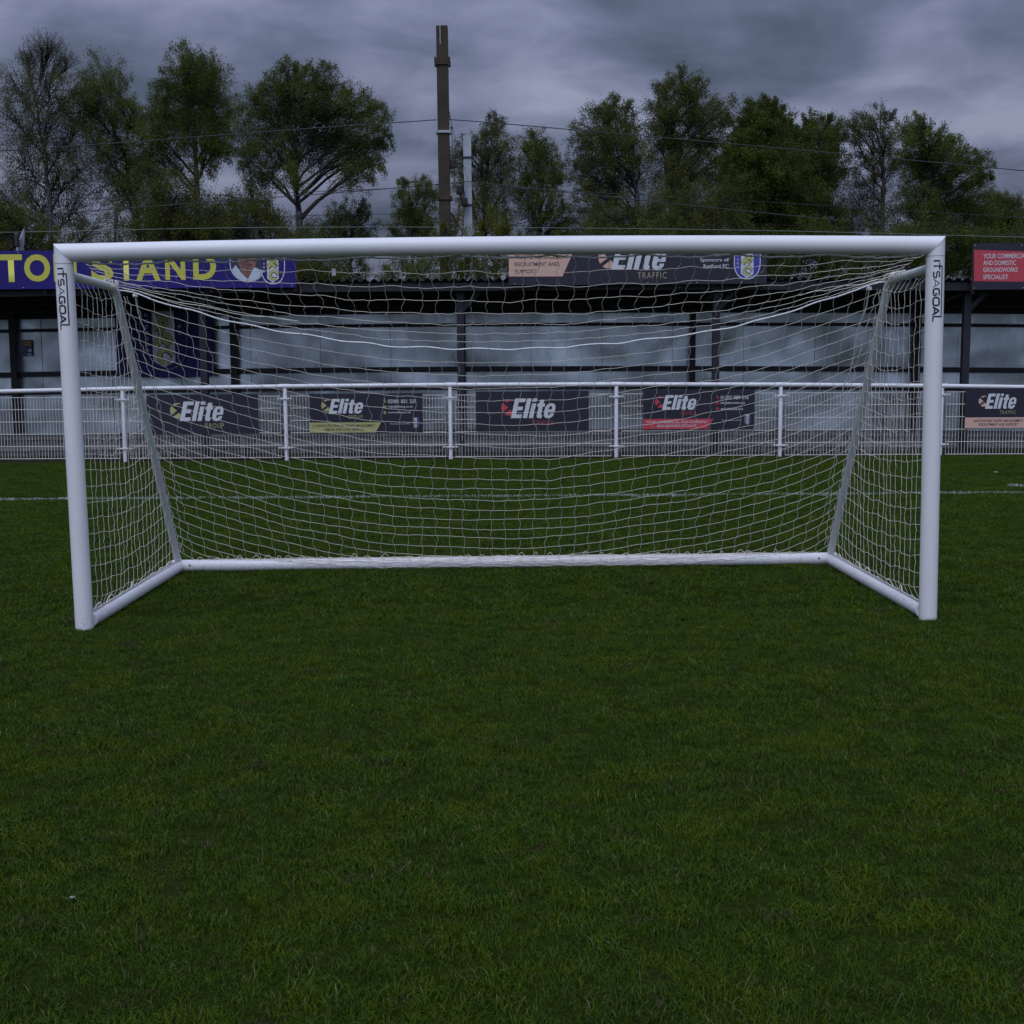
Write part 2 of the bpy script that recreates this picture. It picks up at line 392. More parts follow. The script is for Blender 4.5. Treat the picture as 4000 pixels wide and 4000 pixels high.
for sx in (-1, 1):
    post = mitre_post(sx).build('post', M['white'], goal)
    s = MB(); zs = HT-.012
    s.tube([(sh(sx*(HW+R0), zs), 0, zs), (sh(sx*(HW+R0), zs+.003), 0, zs+.003)], R0+.0008, 40, caps=False)
    s.build('sleeve_seam', mat('seam_grey', (.22, .22, .24), .6), post)
    # mitre weld: thin bead round the 45 degree joint
    w = MB(); X = sh(sx*(HW+R0), ZT)
    w.tube([(X+R0*1.003*math.cos(t), R0*1.003*math.sin(t), ZT+sx*R0*1.003*math.cos(t)) for t in [2*math.pi*k/40 for k in range(41)]], .0016, 6, caps=False)
    w.build('weld_bead', mat('weld_grey', (.5, .5, .52), .5), post)
    # the maker's lettering wraps round the front of the post: strokes given down the post and across it
    d = MB()
    U = .00043
    shift = -.016
    z_top = HT - .036
    def q(u, w_):
        """u down, w across (units of the lettering drawing) -> on the post's surface"""
        z = z_top - u*U; a = (w_*U + shift)/R0
        r = R0+.0012
        return (sh(sx*(HW+R0), z)+r*math.sin(a), -r*math.cos(a), z)
    def bar(u0, w0, u1, w1, t, t2=None):
        t = t*1.6; t2 = t if t2 is None else t2*1.6
        L = math.hypot(u1-u0, w1-w0); nu, nw = -(w1-w0)/L, (u1-u0)/L; k = max(2, int(L/9)); vs = []
        for i in range(k+1):
            f = i/k; u, w_ = u0+(u1-u0)*f, w0+(w1-w0)*f; tt = t+(t2-t)*f
            vs += [q(u+nu*tt/2, w_+nw*tt/2), q(u-nu*tt/2, w_-nw*tt/2)]
        d.add(vs, [(2*i, 2*i+1, 2*i+3, 2*i+2) for i in range(k)])
    def path(pts, t):
        for a, b_ in zip(pts, pts[1:]): bar(*a, *b_, t)
    def rbox(u0, w0, u1, w1, t, r=22, skip=None):
        pts = []
        for (cu_, cw_, a0) in ((u1-r, w1-r, 0), (u0+r, w1-r, 90), (u0+r, w0+r, 180), (u1-r, w0+r, 270)):
            for k in range(5):
                a = rad(a0+k*22.5); pts.append((cu_+r*math.cos(a), cw_+r*math.sin(a)))
        return pts
    bar(7, -22, 7, 62, 13)                                   # I
    bar(75, -22, 75, 98, 11); bar(32, 57, 122, 57, 10)       # T, its stem runs on into the frame line
    bar(70, 95, 745, 95, 10); bar(740, 100, 740, -22, 11); bar(735, -17, 808, -17, 10)   # frame line and L
    path([(215-22, -12-6), (222, -10), (228, 0), (228, 12), (222, 20), (190, 22), (155, 20), (148, 28), (147, 46), (152, 55), (165, 58), (215, 58)][0:0] or
         [(148, -14), (150, -18), (212, -18), (226, -10), (228, 10), (216, 21), (160, 20), (148, 30), (148, 48), (160, 58), (212, 58), (222, 54)], 12)   # S
    bar(245, -22, 300, 60, 6); bar(300, 60, 355, -22, 6); bar(335, 5, 265, 5, 5)         # thin A
    path([(460, 52), (448, 57), (385, 57), (374, 48), (374, -8), (385, -17), (448, -17), (460, -10), (460, 18), (425, 18)], 13)   # G
    path(rbox(490, -18, 592, 58, 13)+rbox(490, -18, 592, 58, 13)[:1], 14)                # O
    bar(612, -22, 664, 60, 14); bar(664, 60, 718, -22, 14); bar(700, 2, 628, 2, 12)      # bold A
    d.build('lettering', M['black_ink'], post)
# crossbar, cut at 45 degrees at each end, springing up slightly at mid span
def camber(x): return .020*(1-(x/HW)**2)
n = 40; vs = []; K = 24
for i in range(K+1):
    f = i/K
    for k in range(n):
        t = 2*math.pi*k/n; cz = math.cos(t)
        x0 = -(HW+R0) + (-R0*cz); x1 = (HW+R0) + R0*cz
        x = x0+(x1-x0)*f
        vs.append((sh(x, ZT), R0*math.sin(t), ZT + R0*cz + (camber(x) if abs(x) < HW else 0)))
cb = MB(); cb.add(vs, [(i*n+k, (i+1)*n+k, (i+1)*n+(k+1) % n, i*n+(k+1) % n) for i in range(K) for k in range(n)], True)
crossbar = cb.build('crossbar', M['white'], goal)
BR = .045
EY, EZ, PZ = .84, 2.035, 2.055       # elbow of the net support, and its height at the post
def arc_pts(p0, p1, p2, r=.09, k=7):
    a = (p0-p1).normalized(); b = (p2-p1).normalized(); s, e = p1+a*r, p1+b*r
    return [s.lerp(p1, t).lerp(p1.lerp(e, t), t) for t in [i/k for i in range(k+1)]]
ROPE = [(-2.46, .84, 2.035), (-2.04, .90, 1.896), (-1.60, .95, 1.779), (-1.13, 1.0, 1.703), (-.78, 1.0, 1.652), (-.2, 1.0, 1.626), (.31, 1.0, 1.628), (.886, 1.0, 1.671), (1.38, .97, 1.73), (1.72, .95, 1.807), (2.03, .90, 1.904), (2.33, .88, 2.001), (2.46, .87, 2.045)]
def ropept(x):
    x = max(-2.46, min(2.46, x))
    for a, b in zip(ROPE, ROPE[1:]):
        if x <= b[0]:
            f = (x-a[0])/(b[0]-a[0]); return Vector((x, a[1]+(b[1]-a[1])*f, a[2]+(b[2]-a[2])*f))
for sx in (-1, 1):
    X = sx*(HW+.03)
    p0, p1, p2 = Vector((sh(X, PZ), .03, PZ)), Vector((X, EY, EZ)), Vector((sx*2.452, DEP, .055))
    b = MB(); b.tube([p0]+arc_pts(p0, p1, p2)+[p2], .026, 16); b.build('net_support', M['alu'], goal)
    b = MB(); gx = sx*(HW+.038)
    b.tube([(gx, .048, BR), (sx*2.452, DEP, BR)], BR, 24)
    sb = b.build('side_bar', M['white'], goal)
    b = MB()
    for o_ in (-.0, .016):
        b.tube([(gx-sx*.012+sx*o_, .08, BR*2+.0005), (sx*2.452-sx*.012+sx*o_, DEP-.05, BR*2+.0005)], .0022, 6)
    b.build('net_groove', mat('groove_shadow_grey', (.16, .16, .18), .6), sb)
    b = MB(); b.tube([(sx*2.50, DEP, BR), (sx*2.33, DEP, BR)], BR+.002, 24)
    ec = b.build('corner_sleeve', M['white'], goal)
    b = MB(); b.tube([(sx*2.36, DEP-BR-.001, BR+.012), (sx*2.36, DEP-BR-.006, BR+.012)], .007, 10); b.build('bolt', M['bolt'], ec)
b = MB(); b.tube([(-2.33, DEP, BR), (2.33, DEP, BR)], BR, 24); b.build('back_bar', M['white'], goal)

# net: cords as thin tubes between knots
random.seed(11)
class Net:
    def __init__(s): s.P = []; s.Fc = []; s.n = 0
    def cord(s, pts, r=.0014):
        k = 4; P = np.array([tuple(p) for p in pts]); m = len(P)
        T = np.gradient(P, axis=0); T /= (np.linalg.norm(T, axis=1)[:, None]+1e-9)
        ref = np.where(np.abs(T[:, 1:2]) > .9, np.array([[1, 0, 0]]), np.array([[0, 1., 0]]))
        A = np.cross(T, ref); A /= (np.linalg.norm(A, axis=1)[:, None]+1e-9); B = np.cross(T, A)
        th = np.arange(k)*2*np.pi/k
        V = P[:, None]+r*(np.cos(th)[None, :, None]*A[:, None]+np.sin(th)[None, :, None]*B[:, None])
        i = np.arange(m-1)[:, None]*k; j = np.arange(k)[None]
        Fq = np.stack([i+j, i+(j+1) % k, i+k+(j+1) % k, i+k+j], -1).reshape(-1, 4)+s.n
        s.P.append(V.reshape(-1, 3)); s.Fc.append(Fq); s.n += m*k
    def knot(s, p, r=.0034):
        o = np.array([(r, 0, 0), (-r, 0, 0), (0, r, 0), (0, -r, 0), (0, 0, r), (0, 0, -r)])+np.array(tuple(p))
        f = np.array([(0, 2, 4, 4), (2, 1, 4, 4), (1, 3, 4, 4), (3, 0, 4, 4), (2, 0, 5, 5), (1, 2, 5, 5), (3, 1, 5, 5), (0, 3, 5, 5)])
        s.P.append(o); s.Fc.append(np.array([(0, 2, 1, 3)])+s.n); s.n += 6   # tiny flat knot body
        s.P.append(o*1.0); s.Fc.append(np.array([(4, 0, 5, 1), (4, 2, 5, 3)])+s.n); s.n += 6
    def build(s, name, parent, m=None):
        return npmesh(name, np.concatenate(s.P), np.concatenate(s.Fc), m or M['cord'], parent, smooth=True)
def seg(net, a, b, slack, sgn, r=.0014, nrm=Vector((0, 1, 0)), k=5):
    a, b = Vector(a), Vector(b); d = b-a; L = d.length
    if L < 1e-4: return
    t = d/L; p = t.cross(nrm)
    if p.length < .1: p = t.orthogonal()
    p.normalize(); pts = []
    a2 = random.uniform(-.5, .5)
    for i in range(k+1):
        f = i/k; s1 = math.sin(math.pi*f)*sgn + math.sin(2*math.pi*f)*a2
        pts.append(a+d*f + p*(L*slack*s1) + nrm*(L*slack*.35*math.sin(math.pi*f)*random.uniform(-1, 1)))
    net.cord(pts, r)
def grid(net, G, slack_u, slack_v, nrm, skip_edge=()):
    R_, C_ = len(G), len(G[0])
    for i in range(R_):
        for j in range(C_):
            if i not in (0, R_-1): net.knot(G[i][j])
            if j+1 < C_ and not (('top' in skip_edge and i == 0) or ('bottom' in skip_edge and i == R_-1)):
                seg(net, G[i][j], G[i][j+1], slack_u*random.uniform(.3, 1.5), random.choice((-1, 1)), nrm=nrm, k=3)
            if i+1 < R_:
                seg(net, G[i][j], G[i+1][j], slack_v*random.uniform(.4, 1.6), (-1)**(i+j) if random.random() < .7 else random.choice((-1, 1)), nrm=nrm, k=5)
def sm_noise(x, y, s): return mnoise.noise(Vector((x, y, s)))
NC = 48
# back sheet
NR = 26
net = Net(); G = []
for i in range(NR+1):
    row = []
    for j in range(NC+1):
        u = j/NC; x0 = -2.45+4.90*u; c = math.sin(math.pi*u)
        nvis = NR-7.0*c**.7+.5*sm_noise(u*5, 0, 3); v = i/nvis     # rows that reach the bar; the slack below lies folded over it
        bx = -2.43+4.86*u + .03*sm_noise(u*7, 1, 1)
        top = ropept(x0); bot = Vector((bx, DEP-.02-.05*c, .094))
        if v <= 1:
            p = top.lerp(bot, v); w = math.sin(math.pi*v)
            p.y += .05*w*c; p.z -= .03*w*c
            am = .018*min(1, 3*w)
            p.x += am*sm_noise(u*9, v*9, 1)+.008*w*random.uniform(-1, 1); p.z += am*1.1*sm_noise(u*8, v*12, 7)+.006*w*random.uniform(-1, 1)
        else:
            an = min(1.75, (i-nvis)/7*1.9*(.75+.5*sm_noise(u*12, i*.6, 5)))+.05; rr = BR+.004+.004*random.random()
            p = Vector((bx+.035*sm_noise(u*14, i*.8, 9)+.01*random.uniform(-1, 1), DEP-rr*math.sin(an), BR+rr*math.cos(an)))
        row.append(p)
    G.append(row)
grid(net, G, .022, .085, Vector((0, 1, 0)), ('top', 'bottom'))
# slack cord loops hooked over the back bar
for j in range(NC*1):
    x = -2.3+4.6*(j+random.random()*.6)/NC; w = random.uniform(.012, .035); h = random.uniform(.006, .035)
    yy = DEP-.015; z0 = BR*2+.003
    net.cord([(x+w*(-1+2*t/8), yy-.01*random.random(), z0+h*math.sin(math.pi*t/8)) for t in range(9)], .0018)
for rr in range(2):
    pts = []
    for t in range(90):
        u = t/89; x = -1.7+3.7*u; e = math.sin(math.pi*u); L = (.03+.085*e)*(.55+.45*rr); a = min(L/BR+.15, 2.0)+.12*math.sin(t*1.7+rr)
        pts.append((x, DEP-(BR+.005)*math.sin(a), BR+(BR+.005)*math.cos(a)+.004*math.sin(t*.9)))
    net.cord(pts, .0018)
# roof sheet of the net: crossbar to the rope
NT = 8; G = []
for i in range(NT+1):
    v = i/NT; row = []
    for j in range(NC+1):
        u = j/NC; x0 = -2.45+4.90*u
        clip = abs(math.sin(u*math.pi*11))
        top = Vector((-2.43+4.86*u, .045, HT+.012-.02*clip + camber(x0))); bot = ropept(x0)
        p = top.lerp(bot, v); w = math.sin(math.pi*v)
        p.z -= .05*w*math.sin(math.pi*u)
        p.x += .022*w*sm_noise(u*9, v*6, 4)+.008*w*random.uniform(-1, 1); p.z += .016*w*sm_noise(u*11, v*5, 8); p.y += .01*w*random.uniform(-1, 1)
        row.append(p)
    G.append(row)
grid(net, G, .04, .085, Vector((0, .75, .65)).normalized(), ('bottom',))
netobj = net.build('net', goal)
# rope
rp = MB(); pts = []
for i in range(121):
    x = -2.45+4.90*i/120; p = ropept(x)*1.0
    # smooth the control polygon
    p = (ropept(x-.12)+ropept(x)+ropept(x+.12))/3; p.z += .005*math.sin(i*.7)+.004*sm_noise(i*.3, 0, 0); p.x = x
    pts.append(p)
rp.tube(pts, .0050, 8); rp.build('rope', M['rope'], netobj)
rp = MB(); pts = [Vector((-2.4+4.8*i/140, .05, HT+.004+camber(-2.4+4.8*i/140)-.016*abs(math.sin(i/140*math.pi*9))-.006*random.random())) for i in range(141)]
rp.tube(pts, .005, 6); rp.build('rope', M['rope'], netobj)
# side sheets
def ystan(z): 
    return EY+(DEP-EY)*(EZ-z)/(EZ-.09) if z < EZ else EY
for sx in (-1, 1):
    net = Net(); nrm = Vector((1, 0, 0)); dy, dz = .100, .095
    ny, nz = 21, 22
    def pt(y, z):
        bow = math.sin(math.pi*min(1, y/max(.2, ystan(z))))
        hang = -.05*bow
        xx = sx*(HW-.01 + .03*(y/DEP)) + .018*sm_noise(y*3, z*3, sx*5)*bow
        return Vector((xx - .004*z, y+.012*sm_noise(y*6, z*6, 2+sx)*bow, z+hang+.018*sm_noise(y*6, z*5, 4+sx)*bow))
    for j in range(1, ny+1):
        y = .03+(j-.55)*dy
        ztop = PZ-.03 if y < EY else EZ-(y-EY)/(DEP-EY)*(EZ-.09)
        z = .09; i = 0
        while z < ztop-.02:
            z2 = min(.09+(i+1)*dz, ztop)
            a = pt(y, z) if i else Vector((sx*(HW+.024), y, .092)); bb = pt(y, z2) if z2 < ztop-.001 else Vector((sx*(HW+.03), y, ztop))
            seg(net, a, bb, .09*random.uniform(.3, 1.5), (-1)**(i+j), nrm=nrm, k=5)
            if i: net.knot(a)
            z = z2; i += 1
    for i in range(1, nz):
        z = .09+i*dz
        if z > PZ-.05: break
        ye = ystan(z); y = .03; j = 0
        while y < ye-.01:
            y2 = min(.03+(j+1)*dy, ye)
            a = pt(y, z) if j else Vector((sx*(HW+.035), .03, z)); bb = pt(y2, z)
            if y2 >= ye-.001: bb = Vector((sx*(HW+.02), ye, z))
            seg(net, a, bb, .05*random.uniform(.3, 1.5), random.choice((-1, 1)), nrm=nrm, k=4)
            y = y2; j += 1
    # lacing along the slanting support and the loops on the bottom bar
    for wq in range(2):
        pts = []
        for t in range(70):
            f = t/69; z = EZ-.05-f*(EZ-.2); y = ystan(z)+.03+.012*math.sin(t*1.1+wq*2)
            off = -.005 + (.020+.05*math.sin(f*math.pi))*(1-wq)
            pts.append((sx*(2.43-off+.007*math.sin(t*1.9+wq*2.4)), y+.008*random.random(), z))
        net.cord(pts, .0022)
    for j in range(8):
        y = .2+j*.24; w = random.uniform(.03, .1); h = random.uniform(.004, .045)
        net.cord([(sx*(HW+.026), y+w*(-1+2*t/8), BR*2+.003+h*math.sin(math.pi*t/8)) for t in range(9)], .0042)
    net.cord([(sx*(HW+.026), .06+t*.05, BR*2+.006+.003*math.sin(t*2.1)) for t in range(40)], .003)
    # bundle of gathered net round the elbow
    for q_ in range(26 if sx > 0 else 14):
        c0 = Vector((sx*(HW+.03), EY-random.uniform(0, .35)*(1 if sx > 0 else .5), EZ+.012)); pts = []
        a0 = random.uniform(0, 6); L = random.uniform(2, 5)
        for t in range(9):
            a = a0+L*t/8; pts.append((c0.x+.032*math.cos(a), c0.y+.03*t/8+.012*math.sin(a*2), c0.z+.030*math.sin(a)+.004))
        net.cord(pts, .0022)
    for q_ in range(1):     # strands running from the elbow along the rope
        pts = []; L = random.uniform(.5, 1.3); dz0 = random.uniform(-.01, .09)
        for t in range(14):
            f = t/13; x = sx*(2.44-L*f); p = ropept(x); pts.append((x, p.y-.03*f, p.z+.01+dz0*f*1.6+.006*math.sin(t*1.3+q_)))
        net.cord(pts, .002)
    net.build('net', goal)
# loose lashing cord tied at the elbows
for sx in (-1, 1):
    c = Net(); x0, y0, z0 = sx*2.36, .9, 1.99
    pts = [(x0+sx*.01*math.sin(t*.9), y0+t*.045, z0-.055*t+.01*math.sin(t*1.7)) for t in range(16 if sx > 0 else 5)]
    c.cord(pts, .004)
    for k in range(5): 
        c.cord([(x0+.014*math.cos(t*1.2+k), y0+.012*math.sin(t*1.2), z0+.01*math.sin(t+k*2)) for t in range(7)], .004)
    c.build('lashing', goal, M['rope'])
tag_x = MB(); tag_x.box(-.011-.98, .011-.98, .05, .052, 2.045, 2.085); tag_x.build('net_tag', M['wprint'], netobj)

# ------------------------------------------------------------------ pitch-side fence
FF = frame(FENCE_Y, .035, .003)
fence = tag(empty('pitch_fence', FF), 'white tubular spectator rail with cream mesh infill running behind the goal', 'fence')
fx = [-11.46, -8.79, -6.12, -3.475, -.805, 1.87, 4.50, 7.06, 9.70, 12.35]
RR = .034
def RZ(x):      # the rail rises and dips a few centimetres along its length
    return 1.203 - .0011*(x+.8)**2
for a, b_ in zip(fx, fx[1:]):
    b = MB(); b.tube([(a, 0, RZ(a)), (b_-.002, 0, RZ(b_))], RR, 20); b.build('top_rail', M['rail'], fence)
    # welded mesh panel: 50 x 200 mm wires
    p = MB(); x0, x1 = a+.085, b_-.085; k = int((x1-x0)/.05); w = .0025
    for i in range(k+1):
        x = x0+(x1-x0)*i/k; p.box(x-w, x+w, -.002, .004, .04, 1.045)
    for z in (.045, .245, .445, .645, .845, 1.04):
        p.box(x0-.004, x1+.004, -.010, -.003, z-.0045, z+.0045)
    p.build('mesh_panel', M['mesh'], fence)
for x in fx:
    zr = RZ(x); b = MB(); b.tube([(x, 0, -.02), (x, 0, zr-RR-.012), (x, 0, zr-.01)], [.032, .032, .02], 20); po = b.build('post', M['rail'], fence)
    b = MB(); b.tube([(x-.085, 0, zr), (x+.085, 0, zr)], RR+.0045, 20); b.build('rail_sleeve', M['rail'], po)
    for z in (1.0, .205):
        b = MB(); b.box(x-.115, x+.115, -.050, -.041, z-.013, z+.013, .004)
        b.box(x-.02, x+.02, -.042, -.03, z-.014, z+.014)
        cl_ = b.build('clamp', M['rail'], po)
        for s_ in (-.08, .08):
            b = MB(); b.tube([(x+s_, -.052, z), (x+s_, -.060, z)], .009, 6); b.build('bolt', M['bolt'], cl_)

def rect(x0, z0, x1, z1): return [(x0, z0), (x1, z0), (x1, z1), (x0, z1)]
def crest(parent, cx, cz, w, h, yy=-.004, legend=True, bg=None, frame_m=None, rim=.93, ls=.26):
    """shield: blue field, white centre stripe, yellow letters stepping down it, white outline"""
    cr = []
    def outline(s):
        pts = [(-w/2*s, h*.5), (w/2*s, h*.5)]
        for k in range(13):
            t = k/12; ang = t*math.pi/2
            pts.append((w/2*s*math.cos(ang)**.8, -h*.08 - (h*.42*s)*math.sin(ang)))
        for k in range(1, 13):
            t = 1-k/12; ang = t*math.pi/2
            pts.append((-w/2*s*math.cos(ang)**.8, -h*.08 - (h*.42*s)*math.sin(ang)))
        return [(cx+x, cz+z) for x, z in pts]
    a = MB(); a.poly(outline(1), yy, .001); sh_ = a.build('crest', frame_m or M['wprint'], parent)
    a = MB(); a.poly([(x, min(z, cz+h*.5-w*.04)) for x, z in outline(rim)], yy-.0015, .001); a.build('crest_field', bg or M['rblue'], sh_)
    sw = w*.235
    a = MB(); pts = [(cx-sw, cz+h*.5-w*.04), (cx-sw, cz-h*.36), (cx, cz-h*.46), (cx+sw, cz-h*.36), (cx+sw, cz+h*.5-w*.04)]
    a.poly(pts, yy-.003, .001); a.build('crest_stripe', M['wprint'], sh_)
    for k, ch in enumerate('RFC'):
        ang = rad(38 if k < 2 else 28); ca, sa = math.cos(ang), math.sin(ang); px, pz = cx+(-.01+.01*k)*w, cz+h*(.20-.235*k); s_ = h*ls
        for mt, bold, dy in ((M['black_ink'], .10, -.0042), (M['crest_yellow'], .05, -.0052)):
            gw = s_*(.80+bold*.9); gh = s_*(.95+bold*.9)
            def mx(P, ca=ca, sa=sa, px=px, pz=pz, gw=gw, gh=gh, dy=dy):
                u = P[:, 0]-gw/2; v = P[:, 1]-gh/2
                return np.stack([px+u*ca+v*sa*1.0, np.full(len(u), yy+dy), pz-u*sa+v*ca], 1)
            text(ch, 0, 0, gw, gh, mt, sh_, bold=bold, mx=mx)
    if legend:
        for k, ch in enumerate('RETFORD'):
            zz = cz+h*(.36-.095*k); text(ch, cx-w*.385, zz, cx-w*.315, zz+h*.055, M['wprint'], sh_, bold=.01, y=yy-.004)
        for k, ch in enumerate('FC'):
            zz = cz+h*(.17-.095*k); text(ch, cx+w*.315, zz, cx+w*.385, zz+h*.055, M['wprint'], sh_, bold=.01, y=yy-.004)
        if w > .3: text('Est. 2021'[:3]+'. 20', cx-w*.09, cz-h*.375, cx+w*.09, cz-h*.35, M['rblue'], sh_, y=yy-.0045)
    return sh_
def word(parent, x0, z0, w, h, m, shear=.22, y=-.005):
    """the heavy condensed slanting word mark, drawn as outlines"""
    P = [[(0, 0), (.50, 0), (.50, .19), (.215, .19), (.215, .40), (.46, .40), (.46, .585), (.215, .585), (.215, .81), (.50, .81), (.50, 1), (0, 1)],
         [(.57, 0), (.775, 0), (.775, 1), (.57, 1)],
         [(.85, 0), (1.055, 0), (1.055, .74), (.85, .74)], [(.85, .83), (1.055, .83), (1.055, 1), (.85, 1)],
         [(1.20, .10), (1.25, .02), (1.33, -.01), (1.46, 0), (1.46, .155), (1.41, .16), (1.40, .20), (1.40, .58), (1.48, .58), (1.48, .74), (1.40, .74), (1.40, .93), (1.20, .93), (1.20, .74), (1.12, .74), (1.12, .58), (1.20, .58)]]
    e = []     # the e: outer bowl, then the cut for the mouth and the eye
    ex, ew = 1.52, .50
    out = [(ex+ew/2+ew/2*math.copysign(abs(math.cos(rad(a)))**.75, math.cos(rad(a))), .37+.38*math.copysign(abs(math.sin(rad(a)))**.75, math.sin(rad(a)))) for a in range(0, 331, 15)]
    out += [(ex+ew*.96, .24), (ex+ew*.62, .24), (ex+ew*.60, .17), (ex+ew*.5, .13), (ex+ew*.40, .18), (ex+ew*.40, .31), (ex+ew, .31)]
    P.append(out)
    S = lambda pts: [(x0+(x+shear*z-.0)*w/(2.02+shear*.75), z0+z*h) for x, z in pts]
    a = MB()
    for p in P: a.poly(S(p), y, .0012)
    o = a.build('lettering', m, parent)
    a = MB(); a.poly(S([(ex+.19, .44), (ex+.33, .44), (ex+.33, .56), (ex+.29, .61), (ex+.23, .61), (ex+.19, .56)]), y-.0015, .0008); a.build('letter_eye', M['board'], o)
    return o
def swoosh(parent, x0, z0, s, m):
    """logo mark: a pointed fan wedge and a crescent sweeping over and under"""
    a = MB()
    def arc(cx, cz, r, a0, a1, k=10): return [(cx+r*math.cos(rad(a0+(a1-a0)*i/k)), cz+r*math.sin(rad(a0+(a1-a0)*i/k))) for i in range(k+1)]
    P = lambda pts: [(x0+x*s, z0+z*s) for x, z in pts]
    a.poly(P([(.50, .40)]+arc(.55, .40, .52, 143, 213)), -.003, .002)        # left fan
    a.poly(P(arc(.55, .40, .52, 128, 78, 8)+[(.80, .80), (.62, .86), (.42, .74)]), -.003, .002)       # top crescent
    a.poly(P([(.62, .28)]+arc(.55, .40, .52, 232, 262, 6)+[(.66, -.10), (.80, .05)]), -.003, .002)    # lower fan
    return a.build('logo_mark', m, parent)
def elite(parent, x0, z0, w, h, cm, sub, sub_m, sx0=.42, sx1=.97, mark=True):
    """word mark in a box w x h whose top is the capital height"""
    word(parent, x0, z0, w, h, M['wprint'])
    if mark: swoosh(parent, x0-w*.215, z0+h*.22, w*.33, cm)
    if sub: text(sub, x0+w*sx0, z0-h*.36, x0+w*sx1, z0-h*.12, sub_m, parent, y=-.004, space=1.25)
FB = FF @ Matrix.Translation((0, -.030, 0))
def board(px0, py1, px1, label, group='advertising boards tied to the fence'):
    """py1 bottom edge in the photograph; every board is 1.83 x 0.64 m"""
    x0, z0 = on(px0, py1, FB); x1, _ = on(px1, py1, FB)
    w = x1-x0
    t = tag(empty('advertising_board', FB @ Matrix.Translation((x0, 0, z0))), label, 'advert board', group)
    b = MB(); b.box(0, w, 0, .006, 0, .635, .0015); b.build('panel', M['board'], t)
    for x in (.05, w*.5, w-.05):
        for z in (.012, .623):
            b = MB(); b.tube([(x, -.004, z), (x+.004, -.004, z+.03 if z > .3 else z-.012)], .002, 5); b.build('cable_tie', M['black'], t)
    return t, w
tA, w = board(575, 1695, 1012, 'dark board with one large white word and khaki mark, without any strip')
elite(tA, .54, .205, .74, .315, M['khaki'], 'GROUP', M['khaki'], .55, .97)
tB, w = board(1211, 1692, 1652, 'dark board with khaki strip about traffic management and a phone number')
def info(t, w, col, strip, l1, l2, l1m, ph, e1, e2, sub, foot):
    a = MB(); a.poly([(0, .006), (w*.582, .006), (w*.633, .170), (0, .170)], -.001, .001); a.build('strip', strip, t)
    text(l1, .045, .098, w*.578, .140, l1m, t, bold=.004, y=-.0045); text(l2, w*.125, .036, w*.478, .078, l1m, t, bold=.004, y=-.0045)
    elite(t, w*.17, .315, w*.315, .235, col, sub, col, .54, .95)
    text(ph, w*.695, .475, w*.945, .535, M['wprint'], t, bold=.006); text(e1, w*.695, .395, w*.915, .440, M['wprint'], t, bold=.01)
    text(e2, w*.697, .305, w*.898, .345, M['wprint'], t, bold=.01); text(foot, w*.71, .128, w*.885, .152, M['wprint'], t, bold=.005)
    a = MB()
    a.poly([(w*.658, .540), (w*.664, .545), (w*.668, .520), (w*.675, .505), (w*.680, .495), (w*.676, .485), (w*.664, .495), (w*.657, .52)], -.003, .002)
    a.poly(rect(w*.652, .400, w*.680, .435), -.003, .002)
    c0 = (w*.667, .325); a.poly([(c0[0]+.026*math.cos(k*.5236), c0[1]+.026*math.sin(k*.5236)) for k in range(12)], -.003, .002)
    ic = a.build('icon', col, t)
    a = MB(); a.poly([(w*.652, .434), (w*.666, .415), (w*.680, .434), (w*.666, .419)], -.0055, .0008)
    for r_ in (-.012, 0, .012): a.poly(rect(c0[0]-.022, c0[1]+r_-.001, c0[0]+.022, c0[1]+r_+.001), -.0055, .0008)
    a.build('icon_line', M['board'], ic)
    crest(t, w*.937, .155, .085, .165, yy=-.002, legend=False)
info(tB, w, M['khaki'], M['khaki'], 'A LEADING PROVIDER OF TRAFFIC MANAGEMENT', 'LABOUR AND CIVILS SERVICES', M['board'], '02081 831 235', 'hello@eliterg.co.uk', 'www.eliterg.co.uk', 'GROUP', 'Proud Sponsors of RFC')
tC, w = board(1860, 1684, 2300, 'dark board with one large white word and red mark, without any strip')
elite(tC, .56, .205, .74, .315, M['red'], 'CIVILS', M['red'], .49, .93)
tD, w = board(2512, 1678, 2946, 'dark board with red strip about groundworks and a phone number')
info(tD, w, M['red'], M['red'], 'YOUR COMMERCIAL AND DOMESTIC', 'GROUNDWORKS SPECIALIST', M['wprint'], '01302 989 016', 'info@elitecivilsltd.co.uk', 'www.elitecivilsltd.co.uk', 'CIVILS', 'Proud Sponsors of RFC')
tE, w = board(3768, 1673, 4205, 'dark board with white word above a salmon strip, right of the goal')
a = MB(); a.poly(rect(0, .003, w*.6, .172), -.001, .001); a.build('strip', M['salmon'], tE)
text('NATIONWIDE TRAFFIC MANAGEMENT', w*.08, .098, w*.524, .140, M['board'], tE, bold=.004, y=-.0045); text('RECRUITMENT AND SUPPORT', w*.127, .038, w*.477, .080, M['board'], tE, bold=.004, y=-.0045)
elite(tE, w*.175, .31, w*.285, .24, M['salmon'], 'TRAFFIC', M['tan'], .46, .97)

